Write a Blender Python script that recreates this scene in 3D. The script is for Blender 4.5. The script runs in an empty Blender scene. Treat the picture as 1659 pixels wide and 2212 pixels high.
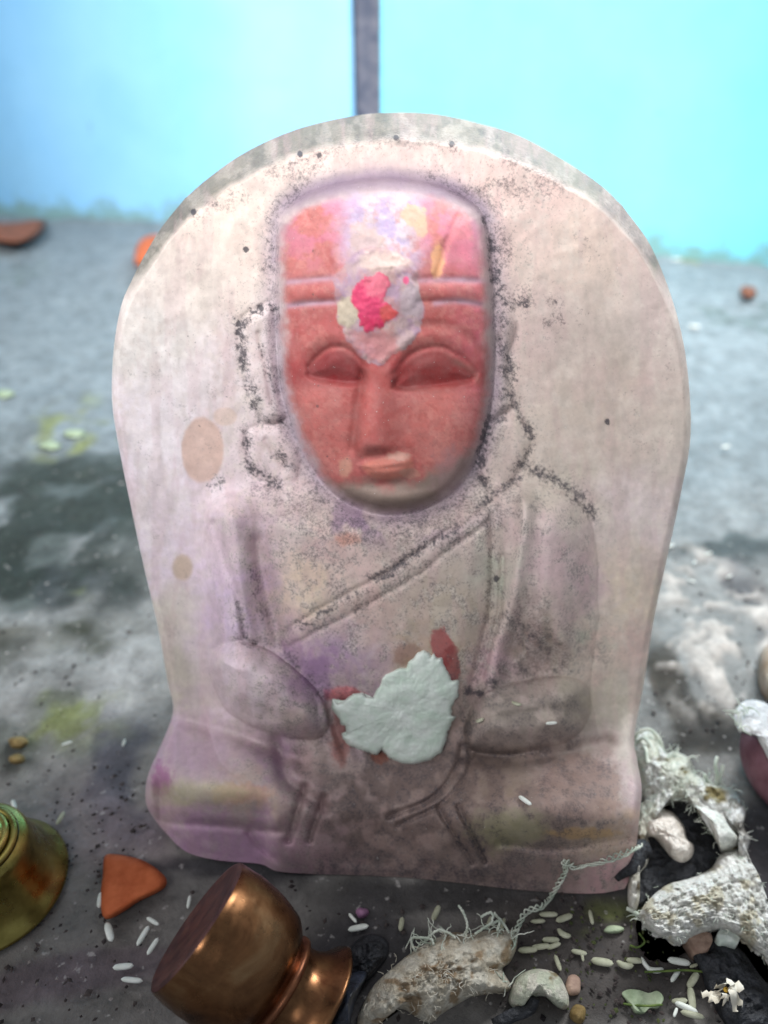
import bpy, math, random
import numpy as np
from mathutils import Vector, Matrix, Euler

random.seed(7)
rng = np.random.default_rng(11)
SC = bpy.context.scene
COL = SC.collection

# ------------------------------------------------------------------ camera
PITCH = math.radians(35.0)
TV = 0.662                       # tan(half vertical field of view)
CAM = np.array([0.0, -0.186, 0.260])
FW = np.array([0.0, math.cos(PITCH), -math.sin(PITCH)])
RT = np.array([1.0, 0.0, 0.0])
UP = np.array([0.0, math.sin(PITCH), math.cos(PITCH)])
cd = bpy.data.cameras.new('camera')
cam = bpy.data.objects.new('camera', cd)
COL.objects.link(cam)
cam.location = CAM
cam.rotation_euler = (math.pi / 2 - PITCH, 0, 0)
cd.sensor_fit = 'VERTICAL'
cd.sensor_height = 36.0
cd.sensor_width = 27.0
cd.lens = 18.0 / TV
cd.clip_start = 0.005
cd.clip_end = 50.0
cd.dof.use_dof = True
cd.dof.focus_distance = 0.232
cd.dof.aperture_fstop = 6.5
SC.camera = cam

# ------------------------------------------------------------------ light
w = bpy.data.worlds.new('World')
SC.world = w
w.use_nodes = True
bg = w.node_tree.nodes['Background']
bg.inputs['Color'].default_value = (0.80, 0.90, 1.0, 1)
bg.inputs['Strength'].default_value = 0.27


def area(name, loc, target, size, size_y, power, color, spread=180):
    ld = bpy.data.lights.new(name, 'AREA')
    ld.shape = 'RECTANGLE'
    ld.size = size
    ld.size_y = size_y
    ld.energy = power
    ld.color = color
    ld.spread = math.radians(spread)
    o = bpy.data.objects.new(name, ld)
    COL.objects.link(o)
    o.location = loc
    d = Vector(target) - Vector(loc)
    o.rotation_euler = d.to_track_quat('-Z', 'Y').to_euler()
    return o


area('added_front_key', (-0.34, -0.46, 1.00), (0.00, 0.60, 0.16), 0.70, 0.50, 4.0, (1.0, 0.985, 0.975), 42)  # added key lamp, narrow spread keeps the foreground dark
area('added_back_lamp', (0.44, 0.60, 0.72), (0.10, 0.00, 0.0), 0.4, 0.4, 8.0, (0.98, 1.0, 1.0), 120)  # lamp added behind right to lift the foreground cotton
area('side_opening', (-0.80, -0.10, 0.55), (-0.05, 0.02, 0.10), 0.16, 0.7, 1.1, (1.0, 0.98, 0.98), 120)
area('added_wall_lamp', (0.12, 0.42, 1.00), (0.12, 0.95, 0.05), 1.1, 0.5, 3.3, (0.96, 1.0, 1.0), 120)  # added lamp that only brightens the wall

SC.view_settings.view_transform = 'Standard'
SC.view_settings.look = 'None'
SC.view_settings.exposure = 0.0
SC.view_settings.gamma = 1.0
SC.view_settings.use_curve_mapping = False
SC.render.engine = 'CYCLES'

# ------------------------------------------------------------------ helpers
# positions are read from the photograph on a 1659 x 2212 sheet


def ray(px, py):
    px = np.asarray(px, float); py = np.asarray(py, float)
    a = (px - 829.5) / 1106.0 * TV
    b = (1106.0 - py) / 1106.0 * TV
    return FW + a[..., None] * RT + b[..., None] * UP


def on_floor(px, py, z=0.0):
    d = ray(px, py)
    t = (z - CAM[2]) / d[..., 2]
    return CAM + t[..., None] * d


def project(p):
    q = p - CAM
    zf = q @ FW
    zf = np.where(zf < 1e-4, 1e-4, zf)
    return 829.5 + (q @ RT) / zf / TV * 1106.0, 1106.0 - (q @ UP) / zf / TV * 1106.0


LEAN = math.radians(15.0)
NRM = np.array([0.0, -math.cos(LEAN), math.sin(LEAN)])


def on_slab(px, py, h):
    d = ray(px, py)
    t = (np.asarray(h, float) - CAM @ NRM) / (d @ NRM)
    return CAM + t[..., None] * d


def floor_h(px, py):
    return on_floor(px, py, 0.0) @ NRM


_T = np.random.default_rng(5).random((64, 256, 256))


def vnoise(x, y, seed=0):
    xi = np.floor(x).astype(int); yi = np.floor(y).astype(int)
    fx = x - xi; fy = y - yi
    fx = fx * fx * fx * (fx * (fx * 6 - 15) + 10); fy = fy * fy * fy * (fy * (fy * 6 - 15) + 10)
    t = _T[seed % 64]
    a = t[xi & 255, yi & 255]; b = t[(xi + 1) & 255, yi & 255]
    c = t[xi & 255, (yi + 1) & 255]; d = t[(xi + 1) & 255, (yi + 1) & 255]
    return (a * (1 - fx) + b * fx) * (1 - fy) + (c * (1 - fx) + d * fx) * fy


def fbm(x, y, s, seed=0, oct=4):
    v = np.zeros(np.shape(x)); amp = 0.5; tot = 0
    f = 1.0 / s
    for i in range(oct):
        v += amp * vnoise(x * f + 13.1 * i + seed * 3.7, y * f + 7.3 * i + seed * 1.9, seed + i * 5)
        tot += amp
        amp *= 0.55; f *= 2.03
    return v / tot


def ss(a, b, x):
    t = np.clip((x - a) / (b - a), 0, 1)
    return t * t * (3 - 2 * t)


def spline(pts, n, closed=False):
    p = np.array(pts, float)
    m = len(p)
    if closed:
        q = np.vstack([p[-1], p, p[0], p[1]]); segs = m
    else:
        q = np.vstack([2 * p[0] - p[1], p, 2 * p[-1] - p[-2]]); segs = m - 1
    out = []
    k = 12
    for i in range(segs):
        a, b, c, d = q[i], q[i + 1], q[i + 2], q[i + 3]
        t = np.linspace(0, 1, k, endpoint=False)[:, None]
        out.append(0.5 * (2 * b + (c - a) * t + (2 * a - 5 * b + 4 * c - d) * t ** 2 + (-a + 3 * b - 3 * c + d) * t ** 3))
    out.append(p[:1] if closed else p[-1:])
    o = np.vstack(out)
    L = np.concatenate([[0], np.cumsum(np.linalg.norm(np.diff(o, axis=0), axis=1))])
    s = np.linspace(0, L[-1], n)
    return np.stack([np.interp(s, L, o[:, j]) for j in range(o.shape[1])], 1)


def line_dist(x, y, pts):
    d2 = np.full(x.shape, 1e12)
    for (ax, ay), (bx, by) in zip(pts[:-1], pts[1:]):
        ex, ey = bx - ax, by - ay
        l = ex * ex + ey * ey + 1e-9
        t = np.clip(((x - ax) * ex + (y - ay) * ey) / l, 0, 1)
        d2 = np.minimum(d2, (x - ax - t * ex) ** 2 + (y - ay - t * ey) ** 2)
    return np.sqrt(d2)


def sdf(x, y, poly):
    """positive inside"""
    p = [tuple(q) for q in poly]
    d = line_dist(x, y, p + [p[0]])
    ins = np.zeros(x.shape, bool)
    for (ax, ay), (bx, by) in zip(p, p[1:] + p[:1]):
        c = (ay > y) != (by > y)
        with np.errstate(divide='ignore', invalid='ignore'):
            xx = (bx - ax) * (y - ay) / (by - ay + 1e-12) + ax
        ins ^= c & (x < xx)
    return np.where(ins, d, -d)


def smooth_poly(pts, n=70):
    return spline(pts, n, True)[:-1]


def dome(d, wd):
    u = 1 - np.clip(d / wd, 0, 1)
    return np.sqrt(np.clip(1 - u * u, 0, 1))


def gl(x, y, pts, wd, n=0):
    p = spline(pts, n or max(8, len(pts) * 6)) if len(pts) > 2 else np.array(pts, float)
    return np.exp(-(line_dist(x, y, p) / wd) ** 2)


def lin(c):
    c = np.asarray(c, float) / 255.0
    return np.where(c <= 0.04045, c / 12.92, ((c + 0.055) / 1.055) ** 2.4)


def tag(o, label=None, cat=None, group=None, kind=None):
    if label: o['label'] = label
    if cat: o['category'] = cat
    if group: o['group'] = group
    if kind: o['kind'] = kind
    return o


def link(name, me, mat=None, parent=None):
    o = bpy.data.objects.new(name, me)
    COL.objects.link(o)
    if mat is not None:
        me.materials.clear(); me.materials.append(mat)
    if parent is not None: o.parent = parent
    return o


def empty(name, loc=(0, 0, 0)):
    o = bpy.data.objects.new(name, None)
    o.empty_display_size = 0.01
    COL.objects.link(o)
    o.location = loc
    return o


def adopt(child, parent):
    """parent a mesh whose vertices are in world space"""
    child.parent = parent
    child.matrix_parent_inverse = Matrix.Translation(-Vector(parent.location))
    return child


def mesh(name, v, f, smooth=True, cols=None, extra=None, normals=None):
    me = bpy.data.meshes.new(name)
    v = np.asarray(v, float)
    f = np.asarray(f, dtype=object) if not isinstance(f, np.ndarray) else f
    if isinstance(f, np.ndarray) and f.dtype != object:
        k = f.shape[1]
        me.vertices.add(len(v)); me.vertices.foreach_set('co', v.astype(np.float32).ravel())
        me.loops.add(f.size); me.loops.foreach_set('vertex_index', f.astype(np.int32).ravel())
        me.polygons.add(len(f)); me.polygons.foreach_set('loop_start', np.arange(0, f.size, k, dtype=np.int32))
        me.update(calc_edges=True)
    else:
        me.from_pydata([tuple(q) for q in v], [], [tuple(int(i) for i in q) for q in f])
    me.polygons.foreach_set('use_smooth', np.full(len(me.polygons), smooth))
    if cols is not None:
        a = me.color_attributes.new('Col', 'FLOAT_COLOR', 'POINT')
        a.data.foreach_set('color', np.concatenate([cols, np.ones((len(v), 1))], 1).astype(np.float32).ravel())
    for k, q in (extra or {}).items():
        a = me.attributes.new(k, 'FLOAT', 'POINT')
        a.data.foreach_set('value', np.asarray(q, np.float32))
    me.validate()
    if normals is not None:
        me.normals_split_custom_set_from_vertices(normals.astype(np.float32).tolist())
    me.update()
    return me


# ------------------------------------------------------------------ materials
class NT:
    def __init__(s, name, rough=0.7, spec=0.3, metal=0.0):
        s.m = bpy.data.materials.new(name); s.m.use_nodes = True
        s.t = s.m.node_tree
        s.b = s.t.nodes['Principled BSDF']
        s.b.inputs['Roughness'].default_value = rough
        s.b.inputs['Specular IOR Level'].default_value = spec
        s.b.inputs['Metallic'].default_value = metal
        s.co = s.n('ShaderNodeTexCoord').outputs['Object']

    def n(s, t, **kw):
        q = s.t.nodes.new(t)
        for k, v in kw.items(): setattr(q, k, v)
        return q

    def l(s, a, b): s.t.links.new(a, b)

    def noise(s, scale, detail=4, rough=0.55, dist=0.0):
        q = s.n('ShaderNodeTexNoise')
        q.inputs['Scale'].default_value = scale
        q.inputs['Detail'].default_value = detail
        q.inputs['Roughness'].default_value = rough
        q.inputs['Distortion'].default_value = dist
        s.l(s.co, q.inputs['Vector'])
        return q.outputs['Fac']

    def ramp(s, fac, stops):
        q = s.n('ShaderNodeValToRGB')
        e = q.color_ramp.elements
        while len(e) < len(stops): e.new(0.5)
        for i, (p, c) in enumerate(stops):
            e[i].position = p
            e[i].color = (*c, 1) if len(c) == 3 else c
        s.l(fac, q.inputs['Fac'])
        return q.outputs['Color']

    def rng(s, fac, a, b, c, d):
        q = s.n('ShaderNodeMapRange')
        for i, v in zip((1, 2, 3, 4), (a, b, c, d)): q.inputs[i].default_value = v
        s.l(fac, q.inputs[0])
        return q.outputs[0]

    def mix(s, fac, a, b, mode='MIX'):
        q = s.n('ShaderNodeMix', data_type='RGBA', blend_type=mode)
        for i, v in ((0, fac), (6, a), (7, b)):
            if isinstance(v, (int, float)): q.inputs[i].default_value = v
            elif isinstance(v, tuple): q.inputs[i].default_value = (*v, 1)
            else: s.l(v, q.inputs[i])
        return q.outputs[2]

    def math(s, op, a, b):
        q = s.n('ShaderNodeMath', operation=op)
        for i, v in ((0, a), (1, b)):
            if isinstance(v, (int, float)): q.inputs[i].default_value = v
            else: s.l(v, q.inputs[i])
        return q.outputs[0]

    def attr(s, name, out='Color'):
        q = s.n('ShaderNodeAttribute'); q.attribute_name = name
        return q.outputs[out]

    def color(s, c):
        if isinstance(c, tuple): s.b.inputs['Base Color'].default_value = (*c, 1)
        else: s.l(c, s.b.inputs['Base Color'])

    def bump(s, h, strength, dist):
        q = s.n('ShaderNodeBump')
        q.inputs['Strength'].default_value = strength
        q.inputs['Distance'].default_value = dist
        s.l(h, q.inputs['Height'])
        s.l(q.outputs['Normal'], s.b.inputs['Normal'])


def mottled(name, c1, c2, scale=200, rough=0.7, spec=0.25, bump=0.3, bscale=600, bd=0.0006, metal=0.0, lo=0.35, hi=0.65):
    t = NT(name, rough, spec, metal)
    t.color(t.ramp(t.noise(scale, 5), [(lo, tuple(lin(c1))), (hi, tuple(lin(c2)))]))
    if bump: t.bump(t.noise(bscale, 4), bump, bd)
    return t.m


# stone of the idol: pigments come from the mesh, grain and grime from noise
t = NT('painted_stone', 0.62, 0.28)
base = t.attr('Col')
g = t.attr('GrimeShade', 'Fac')
gr = t.rng(t.noise(330, 5, 0.6), 0.3, 0.7, 0.90, 1.08)
c = t.mix(1.0, base, gr, 'MULTIPLY')
mot = t.rng(t.noise(160, 6, 0.7, 0.4), 0.38, 0.68, 0.0, 0.18)
c = t.mix(mot, c, tuple(lin((168, 152, 148))))
fine = t.noise(1150, 4, 0.75)
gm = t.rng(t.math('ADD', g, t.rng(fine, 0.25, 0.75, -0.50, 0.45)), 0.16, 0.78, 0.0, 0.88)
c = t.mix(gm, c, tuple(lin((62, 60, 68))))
pits = t.rng(t.noise(430, 2, 0.5), 0.75, 0.80, 0.0, 0.6)
c = t.mix(pits, c, tuple(lin((90, 80, 82))))
spk = t.rng(t.noise(1150, 1, 0.4), 0.76, 0.80, 0.0, 0.35)
c = t.mix(spk, c, tuple(lin((240, 232, 228))))
t.color(c)
hb = t.math('ADD', t.noise(240, 5, 0.65), t.math('MULTIPLY', gm, -0.5))
t.bump(hb, 0.16, 0.0006)
M_STONE = t.m

t = NT('cement_floor', 0.75, 0.25)
c = t.mix(1.0, t.attr('Col'), t.rng(t.noise(110, 7, 0.68, 0.4), 0.28, 0.72, 0.62, 1.32), 'MULTIPLY')
c = t.mix(t.rng(t.noise(420, 4, 0.6), 0.58, 0.72, 0, 0.4), c, tuple(lin((70, 68, 74))))
c = t.mix(t.rng(t.noise(300, 3, 0.5), 0.66, 0.74, 0, 0.5), c, tuple(lin((196, 192, 190))))
t.color(c)
t.bump(t.noise(160, 7, 0.7), 0.55, 0.003)
M_FLOOR = t.m


def wall_mat(name, c1, c2):
    t = NT(name, 0.5, 0.3)
    c = t.mix(t.rng(t.noise(5, 4, 0.6), 0.3, 0.7, 0, 1), tuple(lin(c1)), tuple(lin(c2)))
    c = t.mix(t.rng(t.noise(7, 6, 0.7, 0.8), 0.48, 0.72, 0, 0.45), c, tuple(lin((128, 186, 222))))
    c = t.mix(t.rng(t.noise(30, 4, 0.6), 0.68, 0.74, 0, 0.6), c, tuple(lin((112, 150, 184))))
    z = t.n('ShaderNodeSeparateXYZ'); t.l(t.co, z.inputs[0])
    low = t.math('ADD', t.rng(z.outputs['Z'], 0.0, 0.045, 0.75, -0.4), t.rng(t.noise(38, 5, 0.65), 0.3, 0.7, -0.55, 0.4))
    c = t.mix(t.rng(low, 0.15, 0.6, 0, 0.8), c, tuple(lin((120, 150, 140))))
    t.color(c)
    t.bump(t.noise(60, 5), 0.2, 0.002)
    return t.m


M_WALL_A = wall_mat('blue_paint', (132, 194, 240), (152, 208, 244))
M_WALL_B = wall_mat('cyan_lit_paint', (118, 212, 238), (136, 222, 242))  # same wall, brighter light on the right side put into the colour
M_JOINT = mottled('dark_joint', (74, 80, 96), (112, 112, 122), 90, 0.9, 0.1, 0.6, 200, 0.002)

# ------------------------------------------------------------------ floor
WALL_L = [on_floor(-60, 462.0), on_floor(797, 492.0)]
WALL_R = [on_floor(797, 492.0), on_floor(1720, 578.0)]

ys = [-0.60]
while ys[-1] < 1.75:
    y = ys[-1]
    ys.append(y + (0.02 if y < -0.17 else 0.0022 + max(0, y + 0.12) * 0.006))
ys = np.array(ys)
xs = np.concatenate([np.linspace(-1.6, -0.62, 40, endpoint=False), np.linspace(-0.62, 0.62, 420), np.linspace(0.625, 1.6, 40)])
X, Y = np.meshgrid(xs, ys)
P = np.stack([X, Y, np.zeros_like(X)], -1)
U, V = project(P)
vis = Y > -0.155
U = np.where(vis, U, 829.0); V = np.where(vis, V, 2300.0)
wx = (fbm(X, Y, 0.06, 3) - 0.5) * 2; wy = (fbm(X, Y, 0.06, 9) - 0.5) * 2
Uw = U + wx * 130; Vw = V + wy * 90
col = np.empty(X.shape + (3,)); col[:] = lin((122, 132, 137))


def layer(c, m, rgb):
    m = np.clip(m, 0, 1)[..., None]
    return c * (1 - m) + lin(rgb) * m


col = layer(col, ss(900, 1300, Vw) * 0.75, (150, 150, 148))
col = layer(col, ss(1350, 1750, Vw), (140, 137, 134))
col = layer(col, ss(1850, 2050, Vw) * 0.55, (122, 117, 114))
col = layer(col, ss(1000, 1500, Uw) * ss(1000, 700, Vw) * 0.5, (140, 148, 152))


def blob(cx, cy, rx, ry, soft=0.5):
    r = np.sqrt(((Uw - cx) / rx) ** 2 + ((Vw - cy) / ry) ** 2)
    return ss(1 + soft * 0.5, 1 - soft * 0.5, r)


for b, cc in [((180, 1060, 200, 60), (74, 84, 84)), ((80, 1210, 150, 110), (62, 72, 70)), ((200, 1290, 90, 60), (58, 64, 66)),
              ((30, 1400, 120, 50), (86, 84, 74)), ((190, 1405, 70, 30), (84, 86, 76)), ((160, 1570, 60, 40), (92, 96, 82)),
              ((1620, 1162, 140, 26), (88, 98, 100)), ((1580, 1560, 80, 70), (72, 68, 66)), ((1640, 1330, 40, 130), (92, 92, 96)),
              ((1440, 1480, 40, 70), (92, 80, 70)), ((1500, 1560, 90, 60), (84, 78, 70)), ((90, 575, 70, 12), (110, 122, 122)),
              ((1590, 698, 90, 10), (110, 122, 122)), ((60, 1640, 90, 60), (96, 98, 92)), ((300, 1700, 50, 120), (92, 92, 104)),
              ((500, 1880, 260, 30), (66, 64, 70)), ((1100, 1945, 420, 45), (56, 54, 56)), ((1300, 2090, 330, 130), (74, 68, 66)),  # dark blobs before and left of the plinth paint its contact shade
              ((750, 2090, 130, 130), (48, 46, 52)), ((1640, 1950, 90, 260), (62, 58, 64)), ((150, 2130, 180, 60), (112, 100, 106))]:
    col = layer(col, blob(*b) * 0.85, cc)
for b, cc, th in [((120, 1120, 260, 130), (50, 58, 54), 0.42), ((110, 1260, 230, 90), (44, 52, 48), 0.42), ((240, 1400, 200, 50), (66, 68, 58), 0.46), ((60, 1430, 140, 50), (60, 62, 52), 0.44),
                  ((1560, 1180, 200, 34), (72, 80, 82), 0.40), ((1460, 1430, 70, 180), (66, 62, 56), 0.46), ((1560, 1570, 160, 80), (52, 50, 48), 0.42), ((1640, 1400, 50, 160), (70, 70, 74), 0.42)]:
    col = layer(col, blob(*b, 1.0) * ss(th - 0.05, th + 0.12, fbm(X, Y, 0.028, 15, 5)) * 0.9, cc)
col *= (0.70 + 0.60 * fbm(X, Y, 0.014, 19, 5))[..., None]
lump = blob(1520, 1350, 130, 170, 0.9) * ss(0.42, 0.60, fbm(X, Y, 0.012, 21))
col = layer(col, lump, (205, 198, 192))
pale = blob(330, 1480, 300, 130, 1.0) * ss(0.45, 0.65, fbm(X, Y, 0.03, 17)) * 0.5
col = layer(col, pale, (176, 176, 176))
col = layer(col, blob(250, 1780, 120, 90, 1.0) * 0.45, (170, 152, 156))
moss = (blob(150, 945, 120, 60, 1.0) + blob(1440, 545, 90, 14, 1.0) + blob(200, 1590, 90, 60, 1) + blob(1330, 2010, 110, 50, 1.0) + blob(300, 1300, 60, 30, 1)) * ss(0.5, 0.68, fbm(X, Y, 0.016, 31))
col = layer(col, moss * 0.8, (124, 132, 78))
Z = (fbm(X, Y, 0.05, 41) - 0.6) * 0.006 + (fbm(X, Y, 0.012, 47) - 0.55) * 0.0016
Z = np.minimum(Z, 0.0) - 0.0006 + lump * 0.0025 * ss(0.02, 0.08, np.abs(X) - 0.05)
nr, nc = X.shape
idx = np.arange(nr * nc).reshape(nr, nc)
F = np.stack([idx[:-1, :-1], idx[:-1, 1:], idx[1:, 1:], idx[1:, :-1]], -1).reshape(-1, 4)
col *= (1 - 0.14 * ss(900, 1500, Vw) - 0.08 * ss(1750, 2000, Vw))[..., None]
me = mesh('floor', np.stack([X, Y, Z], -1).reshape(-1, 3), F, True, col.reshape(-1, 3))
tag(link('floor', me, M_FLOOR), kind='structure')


# ------------------------------------------------------------------ wall behind
def box_between(a, b, thick, z0, z1, name, mat, parent, n=24):
    a = np.array(a, float); b = np.array(b, float)
    d = b - a; L = np.linalg.norm(d[:2]); d /= L
    nrm = np.array([-d[1], d[0], 0.0])
    v = []; f = []
    for k in range(n + 1):
        p = a + d * L * k / n
        wob = (vnoise(np.array([k * 0.6]), np.array([z1 * 9]), 3)[0] - 0.5) * 0.004
        for off in (0, thick):
            for z in (z0, z1):
                q = p + nrm * (off + (wob if off == 0 else 0)); v.append((q[0], q[1], z))
    for k in range(n):
        o = k * 4
        f += [(o, o + 4, o + 5, o + 1), (o + 2, o + 3, o + 7, o + 6), (o + 1, o + 5, o + 7, o + 3), (o, o + 2, o + 6, o + 4)]
    o = n * 4
    f += [(0, 1, 3, 2), (o, o + 2, o + 3, o + 1)]
    ob = link(name, mesh(name, v, f, False), mat)
    return adopt(ob, parent)


wl = empty('painted_wall', tuple(on_floor(797, 492.0)))
tag(wl, 'pale blue painted wall with a dark vertical joint rising behind the idol', 'wall')
gap = on_floor(np.array([768.0, 824.0]), np.array([491.0, 494.0]))
dl = (WALL_L[1] - WALL_L[0]); dr = WALL_R[1] - WALL_R[0]
a0 = WALL_L[0] - dl * 0.6
tag(box_between(a0, gap[0], 0.06, -0.01, 0.75, 'wall_panel', M_WALL_A, wl), 'sky blue wall panel')
tag(box_between(gap[1], WALL_R[1] + dr * 0.6, 0.06, -0.01, 0.75, 'wall_panel', M_WALL_B, wl), 'wall panel tinted brighter cyan for the light on it')
tag(box_between(gap[0] + np.array([0.0003, 0.012, 0]), gap[1] + np.array([-0.0003, 0.012, 0]), 0.05, -0.01, 0.75, 'joint_strip', M_JOINT, wl, 3), 'dark grey mortar joint')

# ------------------------------------------------------------------ the idol
IDOL = empty('stone_idol', (0, 0.01, 0))
tag(IDOL, 'pink and grey carved stone idol of a seated figure with a red painted face', 'idol')

TOPC = spline([(400, 428), (450, 385), (520, 335), (600, 295), (680, 268), (780, 248), (870, 243), (950, 248), (1040, 268), (1130, 297), (1240, 360), (1300, 402), (1345, 445)], 420)
LEFTC = spline([(400, 428), (350, 490), (312, 552), (285, 605), (262, 660), (246, 750), (242, 860), (254, 950), (284, 1100), (310, 1220), (340, 1350), (362, 1470), (374, 1535), (352, 1600), (325, 1660), (315, 1700), (318, 1742), (345, 1785)], 560)
RIGHTC = spline([(1345, 445), (1405, 530), (1450, 640), (1478, 750), (1491, 870), (1490, 960), (1472, 1060), (1440, 1210), (1412, 1340), (1390, 1480), (1371, 1590), (1376, 1640), (1386, 1700), (1382, 1760), (1374, 1830), (1366, 1880), (1350, 1920)], 560)
BOTC = spline([(345, 1785), (400, 1838), (470, 1858), (560, 1866), (600, 1882), (680, 1888), (760, 1890), (880, 1896), (1000, 1908), (1100, 1920), (1200, 1928), (1290, 1930), (1350, 1920)], 420)
OUT = np.vstack([TOPC[:-1:4], RIGHTC[:-1:4], BOTC[::-1][:-1:4], LEFTC[::-1][:-1:4]])
NC, NR = len(TOPC), len(LEFTC)
s = np.linspace(0, 1, NC)[None, :, None]; tt = np.linspace(0, 1, NR)[:, None, None]
G = ((1 - tt) * TOPC[None] + tt * BOTC[None] + (1 - s) * LEFTC[:, None] + s * RIGHTC[:, None]
     - ((1 - s) * (1 - tt) * TOPC[0] + s * (1 - tt) * TOPC[-1] + (1 - s) * tt * BOTC[0] + s * tt * BOTC[-1]))
GX, GY = G[..., 0], G[..., 1]

HEAD = smooth_poly([(600, 480), (640, 430), (720, 398), (830, 384), (940, 398), (1010, 430), (1050, 480), (1064, 600), (1070, 740), (1066, 850), (1050, 930), (1020, 1010), (975, 1068), (915, 1102), (850, 1114), (785, 1104), (715, 1062), (660, 985), (625, 900), (606, 820), (598, 700), (596, 590)], 90)
EYE_L = smooth_poly([(662, 808), (690, 770), (722, 756), (758, 768), (786, 800), (786, 826), (745, 832), (700, 824)], 40)
EYE_R = smooth_poly([(848, 836), (862, 800), (895, 768), (945, 756), (990, 776), (1028, 812), (1010, 826), (960, 836), (900, 842)], 40)
NOSE = [(792, 795), (838, 790), (852, 850), (872, 920), (890, 962), (872, 978), (800, 980), (768, 972), (770, 900), (780, 840)]
MOUTH = smooth_poly([(780, 1004), (820, 990), (872, 980), (892, 996), (888, 1018), (850, 1036), (806, 1032)], 30)
PASTE = smooth_poly([(740, 572), (758, 549), (784, 540), (822, 534), (846, 543), (898, 572), (905, 631), (919, 663), (910, 698), (893, 739), (858, 760), (828, 786), (811, 789), (781, 771), (748, 732), (744, 707), (732, 695), (725, 645), (722, 601)], 60)
PINK = [(761, 631), (770, 612), (784, 604), (786, 596), (808, 597), (822, 588), (838, 598), (842, 615), (836, 634), (826, 652), (840, 656), (860, 674), (850, 690), (836, 696), (822, 709), (806, 708), (796, 719), (778, 704), (772, 668), (757, 650)]
EAR_L = smooth_poly([(598, 662), (556, 668), (520, 692), (517, 740), (530, 810), (548, 880), (572, 915), (606, 912), (622, 890), (604, 820)], 40)
LOBE_L = smooth_poly([(536, 930), (575, 918), (620, 925), (650, 985), (640, 1040), (598, 1052), (556, 1030), (535, 980)], 36)
EAR_R = smooth_poly([(1068, 668), (1100, 672), (1118, 700), (1100, 780), (1106, 850), (1112, 880), (1078, 905), (1056, 905), (1070, 800)], 36)
LOBE_R = smooth_poly([(1056, 918), (1092, 897), (1124, 915), (1147, 947), (1142, 980), (1122, 1014), (1100, 1048), (1066, 1057), (1030, 1020)], 36)
BODY = smooth_poly([(452, 1085), (520, 1058), (640, 1040), (850, 1060), (1060, 1044), (1180, 1050), (1252, 1085), (1284, 1150), (1292, 1280), (1284, 1400), (1274, 1500), (1290, 1620), (1200, 1700), (850, 1720), (520, 1680), (450, 1560), (436, 1450), (430, 1300), (436, 1170)], 90)
CHEST = smooth_poly([(556, 1130), (620, 1080), (850, 1090), (1040, 1070), (1098, 1120), (1088, 1250), (1066, 1400), (1040, 1500), (960, 1580), (800, 1560), (700, 1480), (612, 1380), (580, 1260)], 70)
FARM_L = smooth_poly([(452, 1420), (500, 1392), (560, 1396), (630, 1440), (690, 1500), (712, 1560), (690, 1596), (620, 1592), (540, 1566), (478, 1520)], 50)
FARM_R = smooth_poly([(1006, 1560), (1030, 1510), (1100, 1478), (1200, 1462), (1266, 1480), (1272, 1550), (1230, 1598), (1130, 1620), (1040, 1628), (1008, 1606)], 50)
UARM_R = smooth_poly([(1130, 1120), (1190, 1080), (1250, 1110), (1278, 1170), (1272, 1320), (1250, 1420), (1180, 1440), (1100, 1450), (1110, 1330)], 44)


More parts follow.
